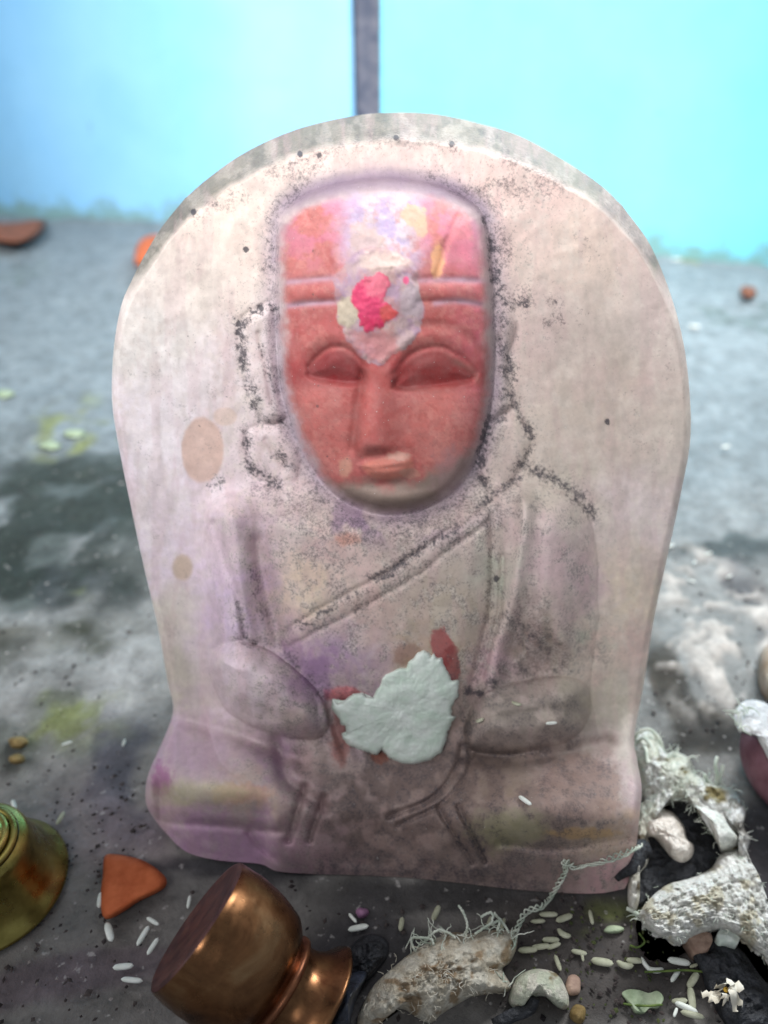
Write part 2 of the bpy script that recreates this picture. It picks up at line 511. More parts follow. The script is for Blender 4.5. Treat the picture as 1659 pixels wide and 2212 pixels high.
def relief(x, y):
    """relief height of the carved face in metres over the plane of the slab, and masks"""
    mm = 0.001
    m = {}
    wxx = x + (fbm(x, y, 60, 2, 3) - 0.5) * 7; wyy = y + (fbm(x, y, 60, 8, 3) - 0.5) * 7
    dO = sdf(x, y, OUT); m['out'] = dO
    # softly cushioned slab
    h = 1.5 * dome(dO, 420)
    # body
    dB = sdf(wxx, wyy, BODY); m['body'] = dB
    body = 5.0 * ss(-34, 90, dB) + 4.0 * dome(dB, 300)
    dC = sdf(wxx, wyy, CHEST); m['chest'] = dC
    body += 4.0 * ss(-8, 80, dC)
    body += 3.0 * np.exp(-((x - 830) / 190) ** 2 - ((y - 1440) / 120) ** 2)
    body -= 2.2 * gl(wxx, wyy, [(556, 1170), (560, 1220), (577, 1290), (600, 1390)], 15)
    body -= 1.6 * gl(wxx, wyy, [(462, 1130), (480, 1190), (512, 1290), (528, 1370)], 9)
    body += 6.0 * gl(wxx, wyy, [(500, 1120), (512, 1250), (512, 1370)], 42)
    # shawl fold along the right arm
    body += 4.0 * gl(wxx, wyy, [(1136, 1090), (1126, 1180), (1104, 1320), (1078, 1400), (1058, 1490)], 21)
    body -= 1.3 * gl(wxx, wyy, [(1062, 1110), (1064, 1220), (1056, 1330), (1020, 1470)], 7)
    body -= 1.0 * gl(wxx, wyy, [(1088, 1200), (1076, 1330), (1040, 1460)], 6)
    dU = sdf(wxx, wyy, UARM_R); m['uarm'] = dU
    body += 4.5 * ss(-16, 70, dU)
    body -= 4.5 * np.exp(-((x - 1160) / 60) ** 2 - ((y - 1415) / 60) ** 2)
    dFL = sdf(wxx, wyy, FARM_L); dFR = sdf(wxx, wyy, FARM_R); m['fl'] = dFL; m['fr'] = dFR
    body += 7.0 * ss(-10, 60, dFL) + 7.0 * dome(dFL, 75)
    body += 5.0 * ss(-10, 60, dFR) + 4.0 * dome(dFR, 70)
    for fx in (712, 742, 768):
        body += 2.2 * gl(wxx, wyy, [(fx - 14, 1500), (fx - 2, 1570), (fx + 22, 1640)], 12)
    # double sacred thread across the chest
    for off, wd, dp in ((0, 6, 0.6), (46, 6, 0.5)):
        body -= dp * gl(wxx, wyy, [(1070, 1072 + off), (960, 1150 + off), (860, 1222 + off), (720, 1300 + off), (612, 1366 + off * 0.8)], wd)
    body += 0.3 * gl(wxx, wyy, [(1070, 1096), (960, 1174), (860, 1246), (720, 1322), (612, 1388)], 13)
    h = h + body * 1.25
    # lap and base: comes forward to the floor line
    hf = floor_h(BOTC[:, 0], BOTC[:, 1]) / mm
    hb = np.interp(x, BOTC[:, 0], hf)
    yb = np.interp(x, BOTC[:, 0], BOTC[:, 1])
    kk = np.exp(-((x - 345) / 120) ** 2)
    ye = yb - 118 + 25 * kk
    y0 = 1520 + 60 * np.exp(-((x - 860) / 240) ** 2)
    lap_t = np.clip((y - y0) / (ye - y0), 0, 1)
    ov = 3.0 + 7.0 * np.exp(-((x - 930) / 330) ** 4)
    lap = (hb + ov) * (0.18 * lap_t + 0.82 * ss(0, 1.0, lap_t) ** 0.85)
    front = ss(ye - 70, yb + 4, y)
    lap = lap * (1 - front) + (hb) * front
    kn = -5.0 * gl(wxx, wyy, [(370, 1540), (480, 1572), (580, 1612), (650, 1640)], 22) - 3.6 * gl(wxx, wyy, [(1010, 1632), (1120, 1640), (1220, 1626), (1310, 1602)], 18)
    kn += 7.5 * np.exp(-((x - 470) / 150) ** 2 - ((y - 1695) / 70) ** 2) + 7.0 * np.exp(-((x - 1190) / 170) ** 2 - ((y - 1720) / 85) ** 2)
    kn -= 8.0 * np.exp(-((x - 840) / 180) ** 2 - ((y - 1750) / 80) ** 2) - 2.5 * np.exp(-((x - 820) / 170) ** 2 - ((y - 1650) / 50) ** 2)
    kn -= 3.0 * gl(wxx, wyy, [(600, 1600), (620, 1680), (680, 1730), (700, 1745)], 16)
    kn -= 2.2 * gl(wxx, wyy, [(660, 1700), (640, 1760), (622, 1815)], 9) + 1.8 * gl(wxx, wyy, [(700, 1720), (682, 1770), (668, 1815)], 8)
    kn -= 1.7 * gl(wxx, wyy, [(950, 1745), (985, 1810), (1022, 1862)], 7) + 1.7 * gl(wxx, wyy, [(990, 1740), (1020, 1800), (1048, 1860)], 7)
    kn -= 1.6 * gl(wxx, wyy, [(1000, 1610), (985, 1660), (930, 1725), (840, 1765)], 7) + 1.2 * gl(wxx, wyy, [(1022, 1622), (1004, 1678), (948, 1740), (860, 1782)], 6)
    kn -= 1.8 * gl(wxx, wyy, [(1015, 1622), (1080, 1632), (1160, 1622)], 8)
    kn -= 1.6 * gl(wxx, wyy, [(1080, 1822), (1200, 1832), (1362, 1812)], 9)
    kn -= 1.3 * gl(wxx, wyy, [(340, 1776), (460, 1784), (610, 1796)], 9)
    kn -= 1.6 * gl(wxx, wyy, [(540, 1800), (585, 1850), (606, 1880)], 9)
    kn += 0.8 * gl(wxx, wyy, [(330, 1740), (470, 1765), (600, 1770)], 14)
    fade = ss(yb, yb - 30, y)
    lapm = ss(1500, 1600, y)
    h = h * (1 - ss(1560, 1700, y)) + lap + kn * fade * lapm * 1.15
    m['lap'] = lap_t
    # ears
    for nm, pl, hh in (('earl', EAR_L, 3.0), ('lobl', LOBE_L, 1.6), ('earr', EAR_R, 3.0), ('lobr', LOBE_R, 1.8)):
        d = sdf(wxx, wyy, pl); m[nm] = d
        h = h + hh * ss(-8, 26, d) - 0.6 * np.exp(-(d / 6) ** 2)
    h = h - 0.9 * gl(wxx, wyy, [(560, 720), (575, 800), (590, 870)], 6) - 0.9 * gl(wxx, wyy, [(575, 950), (600, 990), (620, 1010)], 6)
    # head
    dH = sdf(x, y, HEAD); m['head'] = dH
    hd = 5.0 * ss(-16, 34, dH) + 4.0 * dome(dH, 70) + 13.0 * dome(dH, 240)
    hd -= 8.0 * ss(640, 390, y) * ss(-5, 30, dH)
    f = ss(10, 44, dH)
    e = 0 * x
    e -= 2.0 * np.exp(-((x - 728) / 76) ** 2 - ((y - 796) / 44) ** 2) + 2.0 * np.exp(-((x - 940) / 92) ** 2 - ((y - 796) / 46) ** 2)
    dEL = sdf(wxx, wyy, EYE_L); dER = sdf(wxx, wyy, EYE_R); m['eyel'] = dEL; m['eyer'] = dER
    e -= 2.3 * ss(770, 828, y) * ss(-7, 9, dEL) + 2.3 * ss(770, 834, y) * ss(-7, 9, dER)
    e += 1.5 * ss(0, 34, dEL) + 1.5 * ss(0, 34, dER)
    e += 0.8 * gl(wxx, wyy, [(640, 796), (672, 744), (722, 726), (768, 752), (800, 796)], 17) - 0.8 * gl(wxx, wyy, [(668, 790), (695, 762), (725, 750), (760, 762), (785, 790)], 7) + 0.9 * gl(wxx, wyy, [(842, 800), (880, 738), (940, 722), (1000, 742), (1044, 796)], 17) - 0.8 * gl(wxx, wyy, [(852, 806), (890, 764), (942, 748), (992, 768), (1030, 804)], 7)
    e -= 0.8 * gl(wxx, wyy, [(890, 705), (950, 700), (1010, 722), (1040, 755)], 10)
    dN = sdf(wxx, wyy, NOSE); m['nose'] = dN
    nz = (1.6 + 3.8 * ss(810, 950, y)) * ss(1000, 958, y) * ss(765, 830, y)
    xl = np.interp(y, [790, 840, 900, 975], [793, 782, 772, 766]); xc = xl + np.interp(y, [790, 975], [22, 44])
    prof = np.where(x < xc, ss(xl - 14, xl + 28, x), np.exp(-(np.maximum(x - xc, 0) / np.interp(y, [790, 975], [30, 52])) ** 2))
    e += nz * prof
    e -= 1.1 * gl(wxx, wyy, [(784, 806), (774, 880), (764, 968)], 10)
    e -= 0.8 * np.exp(-((x - 825) / 60) ** 2 - ((y - 984) / 11) ** 2)
    dM = sdf(wxx, wyy, MOUTH); m['mouth'] = dM
    e += 3.2 * ss(-12, 22, dM)
    e -= 0.45 * gl(wxx, wyy, [(788, 1012), (840, 1012), (888, 1004)], 6)
    e -= 1.0 * np.exp(-((x - 840) / 64) ** 2 - ((y - 1046) / 13) ** 2)
    e += 2.2 * np.exp(-((x - 850) / 80) ** 2 - ((y - 1085) / 24) ** 2)
    e += 1.5 * np.exp(-((x - 690) / 50) ** 2 - ((y - 900) / 60) ** 2) + 1.5 * np.exp(-((x - 990) / 50) ** 2 - ((y - 900) / 60) ** 2)
    for pl in ([(600, 614), (660, 606), (728, 600)], [(600, 666), (660, 656), (735, 652)], [(900, 606), (980, 604), (1056, 608)], [(905, 652), (980, 652), (1066, 662)]):
        e -= 0.8 * gl(wxx, wyy, pl, 8)
    e += 0.6 * gl(wxx, wyy, [(600, 638), (730, 626)], 16) + 0.6 * gl(wxx, wyy, [(905, 628), (1060, 634)], 16)
    e -= 0.8 * gl(wxx, wyy, [(655, 445), (685, 510), (722, 588)], 8) - 0.6 * gl(wxx, wyy, [(690, 430), (712, 520), (735, 590)], 12)
    e -= 0.8 * gl(wxx, wyy, [(1000, 445), (965, 520), (945, 596)], 8)
    pw = x + (fbm(x, y, 22, 12, 3) - 0.5) * 16; pz = y + (fbm(x, y, 22, 15, 3) - 0.5) * 16
    dP = sdf(pw, pz, PASTE); m['paste'] = dP
    ru = fbm(x, y, 26, 33, 4)
    e += ss(-4, 12, dP) * (0.7 + 0.9 * (ru - 0.5)) + 2.2 * np.exp(-((x - 815) / 66) ** 2 - ((y - 640) / 70) ** 2)
    e += 0.5 * gl(pw, pz, [(770, 600), (800, 578), (850, 580), (885, 606)], 7)
    dK = sdf(x + (fbm(x, y, 10, 22, 3) - 0.5) * 12, y + (fbm(x, y, 10, 25, 3) - 0.5) * 12, PINK); m['pink'] = dK
    e += ss(-2, 5, dK) * (0.25 + 0.6 * (fbm(x, y, 14, 29, 3) - 0.4))
    crown = np.exp(-((pw - 824) / 84) ** 4 - ((pz - 492) / 96) ** 4); m['crown'] = crown
    e += crown * (0.7 + 1.2 * (ru - 0.5))
    hd = hd + e * f
    wH = ss(-18, 26, dH)
    h = np.where(dH > -18, h * (1 - wH) + np.maximum(h * 0.25, 0) * wH + (hd + 2.0) * wH, h)
    # roughness of the hewn surface
    h = h + (fbm(x, y, 130, 51, 3) - 0.5) * 1.7 + (fbm(x, y, 22, 57, 3) - 0.5) * 0.2
    # rim: broad flat top seen on the arch, narrow rounding on the sides
    ang = np.degrees(np.arctan2(x - 868, np.maximum(900 - y, -1e3)))
    top = np.exp(-(np.abs(ang) / 52) ** 3) * ss(760, 560, y)
    bw = 17 + 48 * top + (fbm(x, y, 60, 61, 3) - 0.5) * 16 * top
    u = np.clip(1 - dO / bw, 0, 1)
    m['band'] = u * ss(0.05, 0.4, top)
    up = ss(1700, 1560, y)
    rim = (5.0 * u ** 2.4) * (1 - top) + top * (44.0 * np.clip((u - 0.12) / 0.88, 0, 1) ** 1.25 + 2.5 * ss(0, 0.25, u))
    h = h - rim * up - (1 - up) * 6.0 * u ** 2.2 * ss(yb, yb - 60, y)
    # the bottom row stands on the floor
    k = ss(yb - 26, yb - 2, y)
    h = h * (1 - k) + hb * k
    return h * mm, m


H, MK = relief(GX, GY)
# make the last row meet the floor exactly
H[-1, :] = floor_h(GX[-1], GY[-1])
PV = on_slab(GX, GY, H)


def surf(px, py, lift=0.0):
    px = np.atleast_1d(np.asarray(px, float)); py = np.atleast_1d(np.asarray(py, float))
    hh, _ = relief(px, py)
    return on_slab(px, py, hh + lift)


# ---- pigments
nA = fbm(GX, GY, 120, 71, 5); nB = fbm(GX, GY, 34, 75, 5); nC = fbm(GX, GY, 12, 79, 4)
qx = GX + (fbm(GX, GY, 50, 81, 5) - 0.5) * 120; qy = GY + (fbm(GX, GY, 50, 85, 5) - 0.5) * 120
ANCH = [
    (870, 340, 110, (226, 206, 198)), (600, 380, 110, (224, 206, 196)), (480, 500, 110, (228, 208, 196)), (430, 620, 110, (224, 212, 202)),
    (330, 750, 100, (218, 214, 208)), (330, 900, 100, (226, 216, 222)), (330, 1040, 100, (226, 210, 224)), (340, 1180, 90, (224, 206, 222)),
    (470, 760, 90, (222, 210, 212)), (470, 960, 90, (220, 204, 206)), (385, 1330, 60, (208, 202, 184)), (400, 1460, 60, (198, 192, 174)),
    (1130, 430, 110, (220, 194, 186)), (1280, 540, 110, (212, 192, 180)), (1390, 700, 100, (200, 186, 180)), (1250, 720, 100, (198, 182, 176)),
    (1300, 860, 110, (196, 180, 168)), (1420, 950, 90, (204, 192, 182)), (1370, 1100, 90, (214, 200, 200)), (1200, 950, 90, (200, 186, 176)),
    (1350, 1260, 80, (212, 198, 180)), (1340, 1400, 70, (220, 194, 184)), (1320, 1530, 60, (196, 190, 174)), (1230, 1050, 60, (196, 188, 174)),
    (500, 1160, 60, (208, 186, 196)), (470, 1320, 60, (208, 190, 214)), (520, 1300, 50, (196, 168, 196)), (660, 1250, 70, (214, 194, 172)), (730, 1180, 60, (204, 178, 172)), (640, 1110, 50, (194, 178, 178)),
    (900, 1190, 70, (184, 166, 160)), (960, 1320, 70, (172, 160, 146)), (820, 1340, 60, (186, 162, 154)), (690, 1430, 60, (176, 146, 176)), (760, 1460, 50, (164, 144, 160)), (930, 1400, 50, (174, 156, 134)),
    (540, 1470, 60, (226, 208, 214)), (640, 1550, 50, (212, 192, 186)), (740, 1570, 50, (182, 158, 172)), (1090, 1230, 40, (182, 182, 168)), (1180, 1200, 60, (196, 174, 176)), (1250, 1260, 50, (200, 176, 180)), (1280, 1380, 40, (190, 190, 174)),
    (1150, 1380, 50, (140, 126, 116)), (1060, 1440, 40, (190, 160, 166)), (1140, 1550, 60, (166, 158, 148)), (1240, 1560, 50, (184, 174, 156)),
    (450, 1600, 70, (190, 168, 182)), (360, 1650, 60, (204, 176, 200)), (400, 1700, 50, (196, 184, 160)), (500, 1700, 50, (206, 182, 166)), (570, 1745, 40, (222, 196, 176)), (600, 1650, 50, (176, 146, 172)),
    (430, 1800, 60, (196, 156, 192)), (540, 1830, 60, (192, 150, 182)), (700, 1800, 70, (186, 156, 160)), (850, 1830, 70, (176, 148, 136)), (720, 1650, 70, (176, 156, 150)), (880, 1690, 70, (172, 146, 134)),
    (1060, 1700, 60, (168, 152, 126)), (1130, 1740, 50, (168, 152, 140)), (1100, 1800, 40, (164, 152, 120)), (1250, 1700, 60, (150, 128, 120)), (1340, 1620, 50, (184, 178, 168)), (1360, 1700, 40, (190, 172, 174)), (1300, 1800, 50, (212, 186, 158)), (1310, 1890, 50, (216, 172, 178)),
    (1150, 1880, 60, (180, 156, 150)), (980, 1880, 60, (166, 146, 134)), (700, 1870, 60, (196, 156, 168))]
num = np.zeros(GX.shape + (3,)); den = np.full(GX.shape, 1e-9)
for ax, ay, r, rgb in ANCH:
    wgt = 1.0 / (((qx - ax) ** 2 + (qy - ay) ** 2) / r ** 2 + 0.35) ** 1.9
    num += wgt[..., None] * lin(rgb); den += wgt
C = num / den[..., None]
C = np.clip(C * 1.10, 0, 0.86)


def over(mask, rgb):
    global C
    C = layer(C, mask, rgb)


def spot(cx, cy, rx, ry, soft=0.35, jag=0.9):
    r = np.sqrt(((GX - cx) / rx) ** 2 + ((GY - cy) / ry) ** 2) + (nB * 0.4 + nC * 0.6 - 0.5) * jag * 1.5
    return ss(1 + soft / 2, 1 - soft / 2, r)


over(ss(0.46, 0.70, nA * 0.6 + nC * 0.4) * 0.35, (208, 180, 176))
over(ss(0.50, 0.66, nB * 0.5 + nC * 0.5) * 0.35, (230, 222, 212))
over(ss(0.48, 0.7, fbm(GX, GY, 50, 91) * 0.6 + nC * 0.4) * 0.22, (172, 160, 152))
over(np.exp(-((GX - 345) / 95) ** 2 - ((GY - 1010) / 270) ** 2) * (0.45 + 0.6 * nB), (240, 232, 236))
over(np.exp(-((GX - 460) / 60) ** 2 - ((GY - 1330) / 150) ** 2) * (0.3 + 0.6 * nB), (218, 194, 222))
over(np.exp(-((GX - 380) / 110) ** 2 - ((GY - 1640) / 60) ** 2) * (0.3 + 0.6 * nB), (206, 176, 200))
over(np.exp(-((GX - 480) / 190) ** 2 - ((GY - 1830) / 50) ** 2) * (0.4 + 0.6 * nB), (190, 146, 188))
over(np.exp(-((GX - 870) / 420) ** 2 - ((GY - 345) / 40) ** 2) * (0.3 + 0.6 * nB), (236, 208, 200))
over(np.clip(MK['band'] * 3, 0, 1) ** 0.7 * (0.7 + 0.4 * nA), (116, 114, 102))
over(spot(890, 300, 60, 16, 0.6) * 0.6, (164, 158, 150))
over(np.clip(MK['band'] * 3, 0, 1) * ss(0.45, 0.62, nB) * 0.5, (92, 92, 86))
stk = fbm(GX * 2.2, GY * 0.45, 60, 151, 5); stk2 = fbm(GX * 1.8, GY * 0.6, 44, 157, 5)
over(ss(0.47, 0.66, stk) * 0.22, (196, 160, 166)); over(ss(0.50, 0.68, stk2) * 0.20, (156, 150, 144)); over(ss(0.52, 0.66, fbm(GX, GY, 28, 163, 5)) * 0.16, (234, 222, 212))
over(np.exp(-((GX - 1290) / 130) ** 2 - ((GY - 760) / 260) ** 2) * (0.2 + 0.5 * stk2), (176, 164, 154))
# smooth tan drips on the left edge
over(spot(438, 972, 46, 70, 0.16, 0.12) * 0.85, (214, 182, 168))
over(spot(486, 900, 26, 20, 0.3, 0.2) * 0.7, (214, 190, 176))
over(spot(394, 1226, 22, 28, 0.4, 0.2) * 0.8, (204, 182, 160))
over(np.exp(-((GX - 900) / 240) ** 4 - ((GY - 1740) / 130) ** 4) * (0.55 + 0.6 * ss(0.3, 0.6, nB)), (104, 88, 80))  # brown stain, deepened to paint in the shade of the lap
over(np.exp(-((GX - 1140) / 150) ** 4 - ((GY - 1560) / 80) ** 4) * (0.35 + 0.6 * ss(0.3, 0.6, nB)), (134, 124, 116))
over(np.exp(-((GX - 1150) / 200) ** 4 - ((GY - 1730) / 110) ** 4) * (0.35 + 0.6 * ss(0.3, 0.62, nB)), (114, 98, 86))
over(ss(1780, 1900, GY) * ss(560, 760, GX) * ss(1330, 1150, GX) * (0.4 + 0.6 * nB), (80, 70, 66))  # shade of the undercut painted along the plinth's lower centre
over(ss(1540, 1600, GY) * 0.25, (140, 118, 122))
over(spot(1255, 1705, 88, 72, 0.16, 0.45) * 0.62, (136, 112, 104))
over(spot(352, 1682, 20, 32, 0.8, 1.6) * 0.7, (164, 96, 148))
# red powder beside the white offering and along its edge
over(spot(955, 1400, 22, 46, 0.3) * 0.9, (158, 74, 76)); over(spot(978, 1440, 20, 40, 0.3) * 0.9, (140, 66, 66))
over(spot(745, 1500, 42, 16, 0.5) * 0.8, (190, 98, 100)); over(spot(735, 1585, 22, 60, 0.6) * 0.7, (138, 76, 66)); over(spot(820, 1636, 20, 16, 0.4) * 0.8, (132, 70, 50))
over(spot(880, 1410, 26, 26, 0.6) * 0.6, (140, 100, 80)); over(spot(755, 1165, 30, 14, 0.8) * 0.6, (206, 140, 120))
over(spot(520, 1715, 60, 24, 0.8) * 0.5, (216, 164, 140)); over(spot(440, 1712, 90, 26, 0.9) * 0.5, (178, 176, 134)); over(spot(1100, 1790, 80, 40, 1.0) * 0.5, (138, 140, 104))
over(spot(1260, 1800, 70, 12, 0.6) * 0.7, (176, 142, 98))
lil = np.exp(-((MK['head'] + 2) / 26) ** 2)
over(lil * 0.75 * (0.5 + 0.7 * nB), (166, 150, 168))
over(ss(60, 10, MK['head']) * ss(-30, 0, MK['head']) * ss(480, 420, GY) * 0.8, (126, 108, 128))
over(ss(0.46, 0.62, fbm(GX, GY, 60, 95)) * np.exp(-((GX - 790) / 210) ** 2 - ((GY - 1130) / 45) ** 2) * 0.7, (140, 112, 146))
over(ss(0.45, 0.62, fbm(GX, GY, 50, 99)) * np.exp(-((GX - 690) / 110) ** 2 - ((GY - 1440) / 80) ** 2) * 0.6, (150, 116, 158))
# the painted head
hm = ss(0, 32, MK['head'] + (nB - 0.5) * 22 + (nC - .5) * 14 - 16 * ss(520, 420, GY) + 6 * ss(900, 1050, GY))
RED = np.zeros(GX.shape + (3,)); RED[:] = lin((186, 98, 97))
sv = C; C = RED
over(ss(700, 480, GY) * 0.8, (200, 126, 122)); over(ss(950, 1040, GX) * 0.6, (206, 112, 130))
over(spot(690, 940, 80, 110, 0.9) * 0.5, (206, 124, 116)); over(spot(960, 930, 90, 100, 0.9) * 0.5, (208, 130, 120))
over(ss(0.46, 0.64, nB) * 0.35, (184, 100, 94)); over(ss(0.5, 0.66, nC) * 0.22, (220, 160, 148)); over(ss(0.58, 0.72, fbm(GX, GY, 6, 127, 2)) * 0.25, (158, 76, 72))
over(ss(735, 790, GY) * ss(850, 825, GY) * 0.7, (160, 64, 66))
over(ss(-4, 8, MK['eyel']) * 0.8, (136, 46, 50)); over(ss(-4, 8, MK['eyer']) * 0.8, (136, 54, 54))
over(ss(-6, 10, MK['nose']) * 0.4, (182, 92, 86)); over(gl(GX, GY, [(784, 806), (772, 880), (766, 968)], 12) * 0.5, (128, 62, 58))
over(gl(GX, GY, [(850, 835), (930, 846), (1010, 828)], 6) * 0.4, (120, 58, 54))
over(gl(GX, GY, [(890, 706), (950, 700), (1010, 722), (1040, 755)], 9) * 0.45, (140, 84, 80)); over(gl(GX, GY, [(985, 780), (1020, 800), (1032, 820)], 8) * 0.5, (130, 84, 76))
over(ss(470, 400, GY + (nB - 0.5) * 60) * 0.9, (156, 134, 154)); over(ss(990, 1050, GX + (nB - .5) * 40) * ss(640, 470, GY) * 0.7, (178, 152, 170))
over(ss(0.5, 0.64, fbm(GX, GY, 40, 103)) * ss(640, 480, GY) * 0.6, (202, 122, 152))
over(ss(40, 8, MK['head']) * ss(520, 450, GY), (128, 110, 128)); over(MK['crown'] * (0.6 + 0.5 * ss(0.3, 0.6, nC)), (206, 190, 200)); over(MK['crown'] * ss(0.44, 0.58, nB) * 0.75, (178, 162, 200)); over(spot(790, 530, 40, 50, 0.6) * 0.8, (200, 176, 168))
over(spot(893, 466, 24, 26, 0.3) * 0.85, (226, 180, 150)); over(spot(908, 492, 14, 20, 0.4) * 0.8, (222, 178, 150)); over(spot(946, 560, 14, 42, 0.4) * 0.75, (232, 176, 126)); over(spot(985, 510, 34, 60, 0.4) * 0.5, (220, 130, 150))
for pl in ([(600, 612), (660, 606), (728, 600)], [(600, 664), (660, 656), (735, 652)], [(900, 606), (980, 604), (1056, 606)], [(940, 655), (990, 650), (1066, 662)]):
    over(gl(GX, GY, pl, 7) * 0.7 * (0.4 + nB), (186, 160, 178))
chin = ss(-16, 22, GY - np.interp(GX, [600, 700, 840, 960, 1040, 1070], [1060, 1048, 1040, 1018, 960, 940]) + (nB - 0.5) * 50)
over(chin * 0.95, (148, 132, 122)); over(spot(985, 1030, 50, 60, 0.8) * 0.6, (170, 140, 142))
over(ss(-4, 6, MK['mouth']) * 0.7, (208, 130, 112)); over(spot(862, 985, 26, 10, 0.4) * 0.8, (206, 160, 146)); over(spot(885, 1022, 20, 10, 0.4) * 0.6, (200, 150, 134))
over(spot(745, 1010, 14, 22, 0.7) * 0.6, (214, 168, 146))
pm = ss(-3, 4, MK['paste'])
over(pm * 0.92, (188, 146, 152)); over(pm * ss(0.42, 0.60, nB * .7 + nC * .3) * 0.8, (172, 148, 172)); over(pm * ss(0.46, 0.66, fbm(GX, GY, 40, 107) * .7 + nC * .3) * 0.6, (202, 176, 166))
over(pm * spot(750, 672, 26, 34, 0.4) * 0.9, (200, 188, 166)); over(pm * spot(890, 650, 26, 40, 0.4) * 0.8, (188, 172, 180)); over(pm * spot(815, 745, 46, 34, 0.7) * 0.8, (202, 134, 136)); over(pm * spot(825, 565, 60, 20, 0.6) * 0.8, (212, 190, 180))
pk = ss(-2, 3, MK['pink'])
over(pk, (218, 70, 112)); over(pk * spot(818, 618, 30, 26, 0.6) * 0.8, (224, 116, 136)); over(pk * spot(845, 680, 22, 20, 0.4), (216, 92, 92)); over(pk * spot(800, 700, 26, 16, 0.5) * 0.8, (206, 50, 92)); over(spot(877, 605, 7, 9, 0.5, 0.5), (228, 96, 140))
head_c = C; C = sv
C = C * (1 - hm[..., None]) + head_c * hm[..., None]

# ---- grime: soot caught in grooves and on edges, plus shade painted on the lap
GRM_SHADE = np.zeros(GX.shape)
nP = fbm(GX, GY, 16, 117, 5); nJ = fbm(GX, GY, 6, 141, 3); nJ2 = fbm(GX, GY, 6, 147, 3)


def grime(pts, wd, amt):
    global GRM_SHADE
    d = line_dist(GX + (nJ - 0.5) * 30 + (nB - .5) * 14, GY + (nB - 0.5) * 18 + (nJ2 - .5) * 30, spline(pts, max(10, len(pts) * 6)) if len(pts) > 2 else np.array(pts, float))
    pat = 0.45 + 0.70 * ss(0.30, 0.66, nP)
    GRM_SHADE = np.maximum(GRM_SHADE, amt * pat * (0.66 * np.exp(-(d / (wd * 0.9)) ** 2) + 0.34 * np.exp(-(d / (wd * 3.2)) ** 2)))


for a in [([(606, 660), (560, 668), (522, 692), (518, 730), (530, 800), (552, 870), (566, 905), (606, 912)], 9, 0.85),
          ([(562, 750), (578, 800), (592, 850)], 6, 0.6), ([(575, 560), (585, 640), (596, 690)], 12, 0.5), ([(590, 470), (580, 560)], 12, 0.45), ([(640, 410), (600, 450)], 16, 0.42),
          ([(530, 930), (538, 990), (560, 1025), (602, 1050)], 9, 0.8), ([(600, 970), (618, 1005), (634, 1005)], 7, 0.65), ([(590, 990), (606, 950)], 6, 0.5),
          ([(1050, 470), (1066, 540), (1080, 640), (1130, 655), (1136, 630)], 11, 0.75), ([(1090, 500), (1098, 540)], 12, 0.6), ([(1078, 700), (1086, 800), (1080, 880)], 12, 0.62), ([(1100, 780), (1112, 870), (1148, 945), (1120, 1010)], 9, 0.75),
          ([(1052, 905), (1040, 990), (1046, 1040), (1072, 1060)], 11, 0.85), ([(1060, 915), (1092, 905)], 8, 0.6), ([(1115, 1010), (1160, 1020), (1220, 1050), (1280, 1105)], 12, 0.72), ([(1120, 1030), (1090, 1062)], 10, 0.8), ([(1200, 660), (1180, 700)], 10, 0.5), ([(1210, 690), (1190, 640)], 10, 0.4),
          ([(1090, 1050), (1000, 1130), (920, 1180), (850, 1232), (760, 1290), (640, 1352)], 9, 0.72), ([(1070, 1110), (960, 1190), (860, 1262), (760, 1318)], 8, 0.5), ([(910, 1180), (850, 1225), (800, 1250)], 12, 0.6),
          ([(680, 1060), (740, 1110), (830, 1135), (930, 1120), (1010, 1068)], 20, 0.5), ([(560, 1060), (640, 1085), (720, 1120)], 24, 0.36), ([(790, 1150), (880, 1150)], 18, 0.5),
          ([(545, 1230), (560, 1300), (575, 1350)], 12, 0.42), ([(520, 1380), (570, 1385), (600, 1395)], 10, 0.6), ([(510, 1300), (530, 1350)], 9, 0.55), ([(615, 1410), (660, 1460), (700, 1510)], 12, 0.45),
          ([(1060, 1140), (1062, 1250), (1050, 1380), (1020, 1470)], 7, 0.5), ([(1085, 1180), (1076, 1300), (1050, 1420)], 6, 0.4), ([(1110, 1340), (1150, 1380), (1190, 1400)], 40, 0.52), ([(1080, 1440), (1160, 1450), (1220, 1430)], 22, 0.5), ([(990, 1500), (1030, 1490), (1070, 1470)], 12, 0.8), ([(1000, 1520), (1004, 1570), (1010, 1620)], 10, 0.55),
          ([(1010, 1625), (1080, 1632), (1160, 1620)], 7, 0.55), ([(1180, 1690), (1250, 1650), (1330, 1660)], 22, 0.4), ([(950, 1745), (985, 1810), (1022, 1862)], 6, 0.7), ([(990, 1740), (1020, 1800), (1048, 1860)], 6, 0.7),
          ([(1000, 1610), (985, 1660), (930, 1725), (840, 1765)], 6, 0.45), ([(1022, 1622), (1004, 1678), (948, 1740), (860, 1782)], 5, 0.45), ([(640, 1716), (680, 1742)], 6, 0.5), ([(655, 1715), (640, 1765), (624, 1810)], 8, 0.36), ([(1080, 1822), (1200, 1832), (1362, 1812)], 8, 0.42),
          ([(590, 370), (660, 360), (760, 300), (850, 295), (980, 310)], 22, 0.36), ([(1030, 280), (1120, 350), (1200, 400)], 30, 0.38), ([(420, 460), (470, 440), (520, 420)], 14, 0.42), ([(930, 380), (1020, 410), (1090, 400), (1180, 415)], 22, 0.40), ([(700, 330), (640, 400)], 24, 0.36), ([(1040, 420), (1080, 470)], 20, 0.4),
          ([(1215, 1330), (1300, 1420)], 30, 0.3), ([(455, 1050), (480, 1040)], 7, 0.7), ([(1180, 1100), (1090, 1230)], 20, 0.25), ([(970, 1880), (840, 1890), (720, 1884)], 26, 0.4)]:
    grime(*a)
